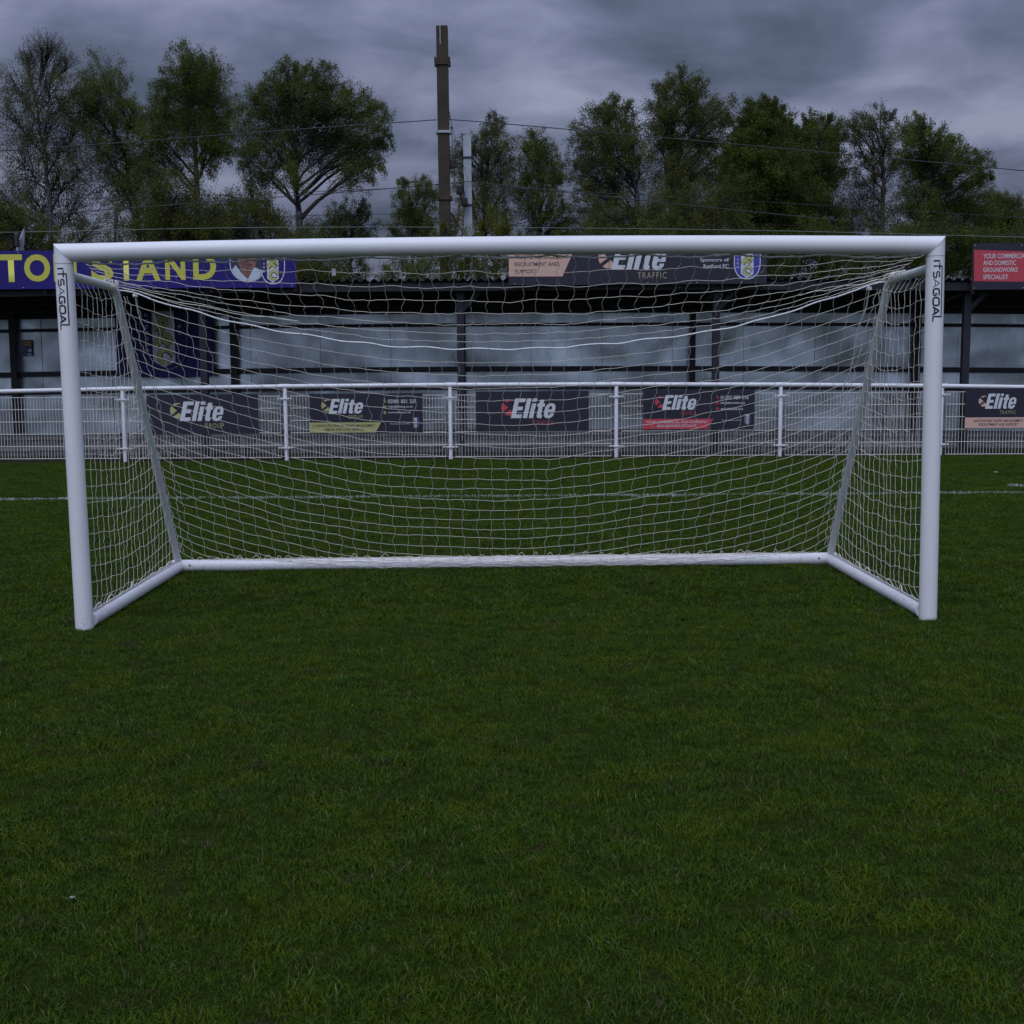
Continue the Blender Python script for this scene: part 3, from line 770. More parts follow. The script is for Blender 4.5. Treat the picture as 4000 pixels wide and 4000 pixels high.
# ------------------------------------------------------------------ covered stand
SF = frame(14.1, .035, .005)
stand = tag(empty('spectator_stand', SF), 'low covered terrace with grey galvanised back wall and black steel frame', 'stand')
WY = 2.5                                   # wall plane, local depth
Z = lambda py, px=2000, y=0.0: on(px, py, SF, y)[1]
XA, XB = -13.5, 13.5
def galv():
    m = bpy.data.materials.new('galvanised_sheet'); m.use_nodes = True; t = m.node_tree; b = t.nodes['Principled BSDF']
    tcn = t.nodes.new('ShaderNodeTexCoord')
    mpn = node(t, 'ShaderNodeMapping'); mpn.inputs['Scale'].default_value = (1, 1, .35); t.links.new(tcn.outputs['Object'], mpn.inputs[0])
    n = node(t, 'ShaderNodeTexNoise', _Scale=2.2, _Detail=6, _Roughness=.55); t.links.new(mpn.outputs[0], n.inputs['Vector'])
    t.links.new(ramp(t, n.outputs[0], [(.32, (.42, .48, .485)), (.5, (.52, .585, .59)), (.7, (.60, .67, .67))]), b.inputs['Base Color'])
    n3 = node(t, 'ShaderNodeTexNoise', _Scale=3, _Detail=5, _Roughness=.55); t.links.new(tcn.outputs['Object'], n3.inputs['Vector'])
    t.links.new(ramp(t, n3.outputs[0], [(.4, .26), (.65, .36)]), b.inputs['Roughness'])
    b.inputs['Metallic'].default_value = .85
    bp = node(t, 'ShaderNodeBump', _Strength=.05, _Distance=.01); t.links.new(n3.outputs[0], bp.inputs['Height']); t.links.new(bp.outputs[0], b.inputs['Normal'])
    return m
M['galv'] = galv()
seam0 = on(1251, 1350, SF, WY)[0]; SW = on(1525, 1350, SF, WY)[0]-seam0
ks = range(int((XA-seam0)/SW)-1, int((XB-seam0)/SW)+1)
for k in ks:
    x0 = seam0+k*SW+.003; x1 = x0+SW-.006; nx, nz = 14, 26; z0, z1 = .27, 2.75; random.seed(k*7+3)
    ty, tz, ph = random.uniform(-.012, .012), random.uniform(-.008, .012), random.uniform(0, 50)
    V = []
    for i in range(nz+1):
        for j in range(nx+1):
            f, g_ = j/nx, i/nz; x, z = x0+(x1-x0)*f, z0+(z1-z0)*g_
            # sheets are fixed to the rails and buckle between them
            d = .022*mnoise.noise(Vector((x*1.1, z*1.2, ph*.0+2)))+.014*mnoise.noise(Vector((x*2.8, z*2.3, 11)))
            d += .010*math.sin(math.pi*f)*math.sin(z*2.2+ph)
            V.append((x, WY+d+ty*(f-.5)+tz*(g_-.5)*2+.02, z))
    Fc = [(i*(nx+1)+j, i*(nx+1)+j+1, (i+1)*(nx+1)+j+1, (i+1)*(nx+1)+j) for i in range(nz) for j in range(nx)]
    o = npmesh('wall_sheet', V, Fc, M['galv'], stand, smooth=True)
b = MB(); b.box(XA, XB, WY+.06, WY+.10, .02, 2.8); b.build('wall_backing', M['black'], stand)
for py0, py1 in ((1276, 1264), (1453, 1433), (1523, 1514), (1693, 1680)):
    b = MB(); zb, zt = Z(py0, 1500, WY-.06), Z(py1, 1500, WY-.06); b.box(XA, XB, WY-.06, WY-.012, zb, zt, .003); b.build('wall_rail', M['black'], stand)
for px, half in ((50, .055), (912, .060), (1806, .055), (2706, .050), (3583, .060)):
    x = on(px, 1300, SF, WY-.10)[0]; b = MB(); b.box(x-half, x+half, WY-.16, WY-.062, .29, 2.75, .004); b.build('rear_column', M['black'], stand)
for x in (-13.1, 12.1):
    b = MB(); b.box(x-.055, x+.055, WY-.16, WY-.062, .29, 2.75, .004); b.build('rear_column', M['black'], stand)
fcol = [on(px, 1500, SF, .0)[0] for px in (801, 1801, 2794, 3766)]
fcol = [2*fcol[0]-fcol[1]]+fcol+[2*fcol[3]-fcol[2]]
for i, x in enumerate(fcol):
    b = MB(); h = .058
    # I-section column
    b.box(x-h, x+h, -.06, -.048, -.02, 2.80); b.box(x-h, x+h, .048, .06, -.02, 2.80); b.box(x-.005, x+.005, -.048, .048, -.02, 2.80)
    b.box(x-h+.004, x+h-.004, -.046, -.044, -.02, 2.79)
    fc_ = b.build('front_column', M['dark'], stand)
    b = MB(); b.add([(x+.06, -.03, 2.40), (x+.06, .03, 2.40), (x+.36, .03, 2.72), (x+.36, -.03, 2.72), (x+.06, -.03, 2.52), (x+.06, .03, 2.52), (x+.28, .03, 2.75), (x+.28, -.03, 2.75)],
                    [(0, 3, 7, 4), (1, 5, 6, 2), (0, 1, 2, 3), (4, 7, 6, 5), (0, 4, 5, 1), (3, 2, 6, 7)])
    b.build('brace', M['dark'], fc_)
    # rafter front to back
    b = MB(); b.add([(x-.05, -.25, 2.74), (x+.05, -.25, 2.74), (x+.05, WY, 2.52), (x-.05, WY, 2.52), (x-.05, -.25, 2.86), (x+.05, -.25, 2.86), (x+.05, WY, 2.64), (x-.05, WY, 2.64)],
                    [(0, 3, 2, 1), (4, 5, 6, 7), (0, 1, 5, 4), (1, 2, 6, 5), (2, 3, 7, 6), (3, 0, 4, 7)])
    b.build('rafter', M['black'], stand)
RZF = Z(1096, 1500, -.28)
def roof_z(y): return RZF-.085*(y+.28)
for y, w_, hh in ((-.25, .05, .13), (.45, .05, .10), (1.2, .05, .10), (1.95, .05, .12), (WY-.06, .06, .16)):
    b = MB(); zt = roof_z(y)-.038; b.box(XA, XB, y-w_/2, y+w_/2, zt-hh, zt, .003); b.build('purlin', M['black'], stand)
def corr(y0, y1):
    pitch = .146; n = int((XB-XA)/pitch*8); V = []; rows = 3
    for top in (0, 1):
        for r in range(rows):
            y = y0+(y1-y0)*r/(rows-1)
            for i in range(n+1):
                x = XA+(XB-XA)*i/n
                V.append((x, y, roof_z(y)+.024*math.cos(2*math.pi*x/pitch)+.006*top+(0 if r else .004*mnoise.noise(Vector((x*1.2, 0, 0))))))
    Fc = []; W_ = n+1; T = rows*W_
    for r in range(rows-1):
        for i in range(n):
            a = r*W_+i; Fc.append((a, a+W_, a+W_+1, a+1)); Fc.append((T+a, T+a+1, T+a+W_+1, T+a+W_))
    for i in range(n): Fc.append((i, i+1, T+i+1, T+i)); a = (rows-1)*W_+i; Fc.append((a+1, a, T+a, T+a+1))
    return npmesh('roof', V, Fc, mat('roof_cement_sheet', (.035, .037, .042), .75, col2=(.018, .018, .020), vscale=3), stand, smooth=True)
corr(-.34, WY+.35)
M['conc'] = mat('terrace_concrete', (.17, .155, .16), .9, spec=.2, col2=(.075, .068, .072), vscale=14, bump=.8, bscale=60)
M['conc2'] = mat('terrace_tread', (.20, .19, .20), .85, spec=.2, col2=(.12, .11, .115), vscale=5, bump=.4, bscale=40)
def step(y0, y1, z0, z1, seed):
    random.seed(seed); x = XA; 
    while x < XB:
        L = 1.83+random.uniform(-.03, .03); b = MB()
        dy, dz_ = random.uniform(-.012, .012), random.uniform(-.006, .006)
        b.box(x, x+L-.010, y0+dy+.02, y0+.16, z0, z1-.055+dz_, .004)                # riser
        r = b.build('step_riser', M['conc'], stand)
        b = MB(); b.box(x, x+L-.010, y0+dy, y1, z1-.052+dz_, z1+dz_, .008)
        b.build('step_tread', M['conc2'], stand); x += L
step(.36, 1.32, .03, .180, 1); step(1.30, 2.52, .13, .315, 2)
b = MB(); b.box(XA, XB, .42, WY, -.05, .10); b.build('step_base', M['conc'], stand)
b = MB(); b.box(XA, XB, .22, .34, -.02, .045, .006); b.build('kerb', mat('timber_kerb', (.045, .033, .026), .9, var=.5, vscale=9), stand)

for o in [o for o in bpy.data.objects if o.parent and (o.parent == stand or o.parent.parent == stand)]:
    # the long roof and rails sag towards both ends
    for v in o.data.vertices: v.co.z -= .0008*v.co.x**2
# --- things on the stand
def roof_sign(pxa, pya, pxb, pyb, yl, label, m, sheet=1.22):
    """top-left and bottom-right corners in the photograph"""
    x0, z1 = on(pxa, pya, SF, yl); x1, z0 = on(pxb, pyb, SF, yl)
    z0b = on(pxa, pyb, SF, yl)[1]
    t = tag(empty('roof_sign', SF @ Matrix.Translation((x0, yl, z0))), label, 'sign')
    w, h = x1-x0, z1-z0
    b = MB(); b.box(0, w, 0, .008, 0, h, .0015); b.build('panel', m, t)
    b = MB()
    for z in (.03, h-.05): b.box(.012, w-.012, .009, .05, z, z+.04)
    k = max(2, int(w/1.2))
    for i in range(k+1):
        x = .014+(w-.07)*i/k; b.box(x, x+.04, .0505, .09, -.06, h-.02)
    b.build('support_frame', M['rust'], t)
    b = MB(); random.seed(int(w*100))
    for i in range(int(w/.75)+1):
        for z in (.025, h-.03):
            x = min(w-.03, .05+i*.75+random.uniform(-.05, .05)); b.tube([(x, 0, z), (x, -.004, z)], .007, 8)
    b.build('screw', M['wprint'], t)
    return t, w, h
YS = -.44
# blue sign: panels begin beyond the left of the photograph
bx0 = -820
ts, w, h = roof_sign(bx0, 985, 1158, 1123, YS, 'long blue sign with yellow STAND lettering, portrait and club crest', M['blue'])
ox, oz = on(bx0, 985, SF, YS)[0], on(1158, 1123, SF, YS)[1]
def L(px, py): 
    x, z = on(px, py, SF, YS); return x-ox, z-oz
def txtpx(s, px0, pyt, px1, pyb, m, par, **kw):
    x0, z0 = L(px0, pyb); x1, z1 = L(px1, pyt)[0], L(px0, pyt)[1]; return text(s, x0, z0, x1, z1, m, par, **kw)
for ch, a_, b_, yo in (('T', 3, 85, 3), ('O', 97, 194, 3), ('N', 212, 297, 2), ('S', 358, 441, 1), ('T', 456, 530, 0), ('A', 533, 624, 0), ('N', 647, 722, -1), ('D', 756, 843, -2)):
    top = 997-.004*(a_-3)*1 ; txtpx(ch, a_, 994-.006*a_, b_, 1102-.012*a_, M['yellow'], ts, bold=.035)
# portrait roundel
def portrait():
    c = L(968, 1030); r = .30
    a = MB(); a.poly([(c[0]+r*math.cos(k*.196), c[1]+r*math.sin(k*.196)) for k in range(32)], -.0015, .001); ro_ = a.build('portrait', M['wprint'], ts)
    def disc(fx_, fz, rx, rz, m, y, nm, clipz=None):
        q_ = MB(); P = []
        for k in range(40):
            x, z = fx_+rx*math.cos(k*.157), fz+rz*math.sin(k*.157); d = math.hypot(x, z)
            if d > .285: x, z = x*.285/d, z*.285/d
            P.append((c[0]+x, c[1]+z))
        q_.poly(P, y, .0008); q_.build(nm, m, ro_)
    disc(0, 0, .285, .285, mat('photo_backdrop', (.03, .03, .06), .5), -.003, 'backdrop')
    skin = mat('printed_skin', (.27, .12, .10), .5, col2=(.15, .06, .05), vscale=7)
    q_ = MB(); P = [(-.26, -.10), (-.20, -.02), (-.10, -.16), (-.02, -.235), (.0, -.24), (.06, -.14), (.10, -.05), (.20, -.10), (.262, -.11)]
    P += [(.284*math.cos(rad(t)), .284*math.sin(rad(t))) for t in range(-25, -160, -9)]
    q_.poly([(c[0]+x, c[1]+z) for x, z in P][::-1], -.0062, .0008); 
    disc(-.01, -.10, .10, .14, skin, -.0045, 'neck')
    q_.build('shirt', mat('printed_shirt', (.50, .58, .66), .5), ro_)
    disc(-.01, .06, .155, .185, skin, -.0078, 'face')
    disc(.03, -.015, .05, .016, mat('printed_mouth', (.12, .03, .04), .5), -.0092, 'mouth')
    disc(.045, .05, .03, .026, mat('printed_nose', (.42, .19, .16), .5), -.0092, 'nose')
    for e in (-.05, .08): disc(e, .105, .018, .010, M['black_ink'], -.0092, 'eye')
    disc(-.01, .20, .15, .075, mat('printed_hair', (.20, .19, .19), .5), -.0092, 'hair')
portrait()
c = L(1064, 1029); crest(ts, c[0]+.005, c[1]-.005, .40, .66, yy=-.0018, bg=M['blue'])

te, w, h = roof_sign(1987, 935, 2995, 1108, YS, 'dark roof sign with a salmon corner panel and a small blue crest', M['board'])
ox, oz = on(1987, 935, SF, YS)[0], on(2995, 1108, SF, YS)[1]
a = MB(); p = [L(1987.5, 960), L(2250, 960), L(2197, 1080), L(1987.5, 1080)]; p = [(max(x, .001), z) for x, z in p]; a.poly(p, -.001, .001); a.build('salmon_corner', M['salmon'], te)
for s_, a_, b_, y0_, y1_ in (('NATIONWIDE', 2011, 2160, 972, 987), ('TRAFFIC MANAGEMENT', 2011, 2221, 997, 1012), ('RECRUITMENT AND', 2011, 2182, 1025, 1040), ('SUPPORT', 2011, 2096, 1053, 1068)):
    txtpx(s_, a_, y0_, b_, y1_, M['board'], te, bold=.004, y=-.0045)
x_, z_ = L(2388, 1054); word(te, x_, z_, L(2608, 1054)[0]-x_, L(2388, 958)[1]-z_, M['wprint'])
x_, z_ = L(2330, 1040); swoosh(te, x_+.02, z_, .34, M['salmon'])
txtpx('TRAFFIC', 2490, 1063, 2604, 1088, M['tan'], te, space=1.25)
for s_, a_, b_, y0_, y1_ in (('Proud', 2790, 2846, 984, 1000), ('Sponsors of', 2735, 2847, 1008, 1026), ('Retford FC', 2748, 2847, 1032, 1048)):
    txtpx(s_, a_, y0_, b_, y1_, M['wprint'], te, bold=.008)
c = L(2919, 1015); crest(te, c[0], c[1], .43, .62, yy=-.0018)

tr, w, h = roof_sign(3803, 951, 4420, 1128, YS, 'dark roof sign with red panel reading groundworks specialist', M['board'])
ox, oz = on(3803, 951, SF, YS)[0], on(4420, 1128, SF, YS)[1]
a = MB(); p = [L(3805, 976), L(4065, 984), L(3996, 1101), L(3805, 1098)]; p = [(max(x, .001), z) for x, z in p]; a.poly(p, -.001, .001); a.build('red_panel', M['red'], tr)
for s_, a_, b_, y0_, y1_ in (('YOUR COMMERCIAL', 3840, 4012, 991, 1010), ('AND DOMESTIC', 3840, 3969, 1018, 1036), ('GROUNDWORKS', 3840, 3976, 1045, 1063), ('SPECIALIST', 3840, 3938, 1073, 1091)):
    txtpx(s_, a_, y0_, b_, y1_, M['wprint'], tr, bold=.008, y=-.0045)

# club flag hung on the back wall
def flag():
    yl = WY-.19; x0, z1 = on(447, 1205, SF, yl); x1, z0 = on(836, 1468, SF, yl); w, h = x1-x0, z1-z0
    t = tag(empty('club_flag', SF @ Matrix.Translation((x0, yl, z0))), 'dark blue cloth flag with club crest hanging on the back wall', 'flag')
    nx, nz = 40, 26; V = []
    def wav(x, z): return .014*math.sin(x*5+z*3)+.010*mnoise.noise(Vector((x*3, z*2, 4)))-.01*(1-z/h)*math.sin(x*9)
    for i in range(nz+1):
        for j in range(nx+1):
            x, z = w*j/nx, h*i/nz; V.append((x, wav(x, z), z+.025*math.sin(math.pi*j/nx)*(-1)*(1-i/nz)))
    cl = npmesh('cloth', V, [(i*(nx+1)+j, i*(nx+1)+j+1, (i+1)*(nx+1)+j+1, (i+1)*(nx+1)+j) for i in range(nz) for j in range(nx)], mat('flag_blue_cloth', (.019, .018, .14), .7, col2=(.011, .025, .12), vscale=2), t, smooth=True)
    lx, lz = on(640, 1325, SF, yl); crest(t, lx-x0+.005, lz-z0, .88, 1.13, yy=-.032, bg=M['flagb'], frame_m=M['flagline'], rim=.972, ls=.29)
    a = MB(); bx, bz = lx-x0-.10, lz-z0+.44
    a.poly([(bx+.055*math.cos(k*.2618), bz+.055*math.sin(k*.2618)) for k in range(24)], -.036, .0008); o1 = a.build('printed_ball', M['wprint'], t)
    a = MB()
    for k in range(6):
        cx_, cz_ = (bx, bz) if k == 5 else (bx+.042*math.cos(k*1.2566+.3), bz+.042*math.sin(k*1.2566+.3)); rr_ = .018 if k == 5 else .012
        a.poly([(cx_+rr_*math.cos(q_*1.2566), cz_+rr_*math.sin(q_*1.2566)) for q_ in range(5)], -.0375, .0006)
    a.build('ball_patch', M['black_ink'], o1)
M['flagline'] = mat('flag_grey_print', (.30, .30, .36), .7)
M['flagb'] = mat('flag_blue_print', (.018, .017, .13), .7)
flag()
# small poster on the wall at the left
yl = WY-.035; x0, z1 = on(83, 1328, SF, yl); x1, z0 = on(127, 1391, SF, yl)
t = tag(empty('wall_poster', SF @ Matrix.Translation((x0, yl, z0))), 'small dark blue event poster on the wall left of the goal', 'poster')
w, h = x1-x0, z1-z0
b = MB(); b.box(0, w, 0, .003, 0, h); b.build('sheet', mat('poster_blue', (.03, .04, .14), .4), t)
a = MB(); a.poly([(w*.08, h*.66), (w*.9, h*.60), (w*.95, h*.92), (w*.12, h*.95)], -.001, .0008); a.build('poster_banner', mat('poster_orange', (.40, .16, .05), .5, col2=(.35, .30, .08), vscale=30), t)
a = MB(); a.poly([(w*.78+w*.18*math.cos(k*.5236), h*.35+w*.18*math.sin(k*.5236)) for k in range(12)], -.001, .0008); a.poly(rect(w*.5, h*.05, w*.95, h*.13), -.001, .0008); a.build('poster_badge', M['wprint'], t)
a = MB()
for zz in (.52, .46, .38, .32, .14): a.poly(rect(w*.1, h*zz, w*random.uniform(.4, .55), h*(zz+.025)), -.001, .0008)
a.build('poster_text_line', mat('poster_pale_blue', (.20, .26, .40), .5), t)
# cones of galvanised wall patches are left to the sheets themselves

# ------------------------------------------------------------------ railway masts, wires
M['mast_rust'] = mat('rusty_mast', (.058, .040, .026), .85, col2=(.036, .026, .018), vscale=2.5, bump=.3, bscale=30)
M['mast_grey'] = mat('galvanised_mast', (.42, .46, .50), .55, metal=.3, var=.25, vscale=1.5)
M['wire'] = mat('dark_wire', (.035, .03, .035), .6)
M['wireg'] = mat('green_grey_wire', (.16, .20, .18), .6)
M['insul'] = mat('brown_insulator', (.035, .028, .032), .4)
def world_at(px, py, Y):
    d = pix(px, py); return CAM + d*((Y-CAM.y)/d.y)
def hbeam(name, px0, px1, pytop, Y, m, label):
    a, b_ = world_at(px0, pytop, Y), world_at(px1, pytop, Y); cx, w, H = (a.x+b_.x)/2, abs(b_.x-a.x), a.z
    t = tag(empty(name, Matrix.Translation((cx, Y, 0))), label, 'mast', 'railway masts behind the stand')
    b = MB(); f = .022
    b.box(-w/2, w/2, -w/2, -w/2+f, -.1, H); b.box(-w/2, w/2, w/2-f, w/2, -.1, H); b.box(-.008, .008, -w/2+f, w/2-f, -.1, H)
    b.build('column', m, t); return t, w, H, cx
def zat(px, py, Y): return world_at(px, py, Y).z
YM = 19.6
t, w, H, cx = hbeam('railway_mast', 1704, 1749, 105, YM, M['mast_rust'], 'tall rusty brown steel mast rising behind the stand')
def clampband(t, w, z, hh, m, nm='band'):
    b = MB(); b.box(-w/2-.045, w/2+.045, -w/2-.03, -w/2-.003, z-hh/2, z+hh/2, .003); b.box(-w/2-.045, w/2+.045, w/2+.003, w/2+.03, z-hh/2, z+hh/2, .003)
    o = b.build(nm, m, t); b = MB()
    for sx in (-1, 1):
        b.tube([(sx*(w/2+.025), -w/2-.055, z), (sx*(w/2+.025), w/2+.055, z)], .012, 8); b.box(sx*(w/2+.025)-.02, sx*(w/2+.025)+.02, -w/2-.048, -w/2-.031, z-hh*.8, z+hh*.8, .002)
    b.build('bolt', m, o)
clampband(t, w, zat(1727, 246, YM), .11, M['mast_rust']); clampband(t, w, zat(1727, 518, YM), .05, M['mast_grey']); clampband(t, w, zat(1727, 777, YM), .06, M['mast_rust'])
b = MB(); b.box(-w/2+.075, -w/2+.085, -w/2-.004, -w/2-.001, H-.37, H-.005); b.build('paint_streak', M['wprint'], t)
b = MB(); b.tube([(w/2+.01, -w/2-.01, zat(1752, 440, YM)), (w/2+.06, -w/2-.05, zat(1757, 500, YM)), (w/2+.07, -w/2-.05, zat(1757, 620, YM))], .008, 6)
b.box(w/2+.03, w/2+.08, -w/2-.07, -w/2-.03, zat(1757, 505, YM)-.02, zat(1757, 505, YM)+.02); b.build('stay_cable', M['wire'], t)
def ribbed(p0, p1, r, k):
    p0, p1 = Vector(p0), Vector(p1); b = MB(); P, R_ = [], []
    for i in range(k*2+1): P.append(p0.lerp(p1, i/(k*2))); R_.append(r if i % 2 else r*.62)
    b.tube(P, R_, 12); return b
zi0, zi1 = zat(1757, 660, YM), zat(1757, 625, YM)
ribbed((w/2+.06, -.05, zi0), (w/2+.06, -.05, zi1), .075, 5).build('insulator', M['insul'], t)
YG = 32.6
t2, w2, H2, cx2 = hbeam('railway_mast', 1809, 1840, 531, YG, M['mast_grey'], 'shorter pale grey steel mast right of the rusty one')
for py in (617, 803): clampband(t2, w2, zat(1825, py, YG), .05, M['black'])
for (pa, ya, pb, yb) in ((1797, 757, 1797, 725), (1813, 804, 1813, 773)):
    A, B = world_at(pa, ya, YG-.3), world_at(pb, yb, YG-.3)
    ribbed((A.x-cx2, -.3, A.z), (B.x-cx2, -.3, B.z), .13, 5).build('insulator', M['insul'], t2)
b = MB()
for (pa, ya, pb, yb) in ((1795, 770, 1785, 890), (1812, 815, 1805, 920), (1797, 762, 1813, 770)):
    A, B = world_at(pa, ya, YG-.3), world_at(pb, yb, YG-.3); b.tube([(A.x-cx2, -.3, A.z), (B.x-cx2, -.3, B.z)], .028, 8)
b.build('bracket_tube', mat('copper_tube', (.12, .06, .03), .6), t2)
b = MB(); A = [world_at(px, py, YG-.25) for px, py in ((1812, 680), (1811, 740), (1818, 775), (1812, 800))]; b.tube([(p.x-cx2, -.25, p.z) for p in A], .012, 6); b.build('jumper_cable', M['wire'], t2)

def wire(pts, Y, r, label, m):
    """pts along the photograph; the wire hangs at depth Y"""
    P = [world_at(px, py, Y) for px, py in pts]; Q = []
    for i in range(len(P)-1):
        p0, p1, p2, p3 = P[max(i-1, 0)], P[i], P[i+1], P[min(i+2, len(P)-1)]
        for k in range(8):
            t = k/8; Q.append(.5*((2*p1)+(p2-p0)*t+(2*p0-5*p1+4*p2-p3)*t*t+(3*p1-p0-3*p2+p3)*t**3))
    Q.append(P[-1]); b = MB(); b.tube(Q, r, 5); o = b.build('overhead_wire', m)
    return tag(o, label, 'wire', 'railway overhead wires')
wire([(-400, 611), (0, 589), (500, 556), (1000, 517), (1704, 468)], YM, .010, 'highest overhead wire, left of the rusty mast', M['wire'])
wire([(1752, 467), (2000, 486), (3000, 575), (4000, 667), (4400, 705)], YM, .010, 'highest overhead wire, right of the rusty mast', M['wire'])
wire([(-400, 872), (0, 849), (1000, 776), (1543, 735), (1828, 709)], YG-.2, .014, 'second overhead wire, running left from the grey mast', M['wire'])
wire([(1828, 709), (2000, 727), (3000, 834), (4000, 925), (4400, 960)], YG-.2, .014, 'second overhead wire, running right from the grey mast', M['wire'])
wire([(1752, 440), (1790, 580), (1828, 700)], YG-.6, .008, 'thin slanting wire between the two masts', M['wire'])
wire([(-400, 795), (200, 779), (1000, 757), (1543, 735)], YG+2, .009, 'thin wire just above the second wire, at left', M['wire'])
wire([(1850, 713), (2000, 733), (3000, 790), (4000, 850)], YG+2, .009, 'thin wire above the second wire, at right', M['wire'])
wire([(-400, 890), (248, 875), (1362, 838), (2000, 842), (2700, 866), (4400, 930)], YG+3, .010, 'thin wire low across the trees, fourth down', M['wire'])
wire([(-400, 912), (0, 908), (1000, 889), (2000, 889), (3000, 901), (4000, 927), (4400, 936)], 24, .007, 'pale green wire low above the stand roof', M['wireg'])
wire([(-400, 935), (440, 912), (1455, 878), (2300, 890), (4400, 960)], YG+4, .009, 'lowest thin dark wire behind the stand', M['wire'])

# insulated strut poking up behind the blue sign
Yq = 22.0
pts = [world_at(x, y, Yq) for x, y in ((92, 892), (105, 955), (98, 975), (62, 975))]
bp_ = world_at(80, 970, Yq)
t = tag(empty('railway_strut', Matrix.Translation((bp_.x, Yq, 0))), 'grey slanting strut with black ribbed insulator above the blue sign', 'strut')
P = [world_at(x, y, Yq) for x, y in ((75, 985), (84, 940), (94, 893))]
b = MB(); b.tube([(P[0].x-bp_.x-.25, 0, 0)]+[(p.x-bp_.x, 0, p.z) for p in P], [.09, .085, .07, .012], 4, smooth=False); b.build('strut_arm', M['mast_grey'], t)
A, B = world_at(66, 965, Yq-.15), world_at(66, 912, Yq-.15)
ribbed((A.x-bp_.x, -.15, A.z), (B.x-bp_.x, -.15, B.z), .07, 5).build('insulator', M['insul'], t)

# ------------------------------------------------------------------ trees
def tuple_dark(t, c): return mixc(t, .35, c, (.02, .03, .008))
def leaf_material(name, c1, c2, c3):
    m = bpy.data.materials.new(name); m.use_nodes = True; t = m.node_tree; b = t.nodes['Principled BSDF']
    g = t.nodes.new('ShaderNodeNewGeometry'); a = t.nodes.new('ShaderNodeAttribute'); a.attribute_name = 'shade'
    n = node(t, 'ShaderNodeTexNoise', _Scale=.8, _Detail=4); t.links.new(g.outputs['Position'], n.inputs['Vector'])
    c = ramp(t, n.outputs[0], [(.38, c1), (.52, c2), (.66, c3)])
    c = mixc(t, mth(t, 'MULTIPLY', a.outputs['Fac'], .5, clamp=True), tuple_dark(t, c), tuple(min(1, x*1.5) for x in c3))
    t.links.new(c, b.inputs['Base Color']); b.inputs['Roughness'].default_value = .6; b.inputs['Specular IOR Level'].default_value = .2
    tr_ = t.nodes.new('ShaderNodeBsdfTranslucent'); t.links.new(c, tr_.inputs[0]); mx = t.nodes.new('ShaderNodeMixShader'); mx.inputs[0].default_value = .35
    t.links.new(b.outputs[0], mx.inputs[1]); t.links.new(tr_.outputs[0], mx.inputs[2]); t.links.new(mx.outputs[0], t.nodes['Material Output'].inputs[0])
    return m
LM = {'dark': leaf_material('leaf_dark', (.050, .072, .014), (.072, .098, .014), (.100, .122, .014)),
      'olive': leaf_material('leaf_olive', (.064, .080, .018), (.088, .102, .018), (.118, .126, .020)),
      'green': leaf_material('leaf_green', (.066, .100, .022), (.090, .124, .022), (.122, .146, .020)),
      'yellow': leaf_material('leaf_yellow', (.07, .085, .012), (.11, .12, .014), (.15, .15, .018)),
      'brown': leaf_material('leaf_brownish', (.095, .090, .050), (.105, .105, .042), (.100, .120, .034))}
BK = {'birch': mat('birch_bark', (.12, .115, .115), .85, col2=(.03, .027, .027), vscale=6), 'dark': mat('dark_bark', (.045, .04, .04), .9, col2=(.025, .022, .022), vscale=8)}
LEAVES = 128
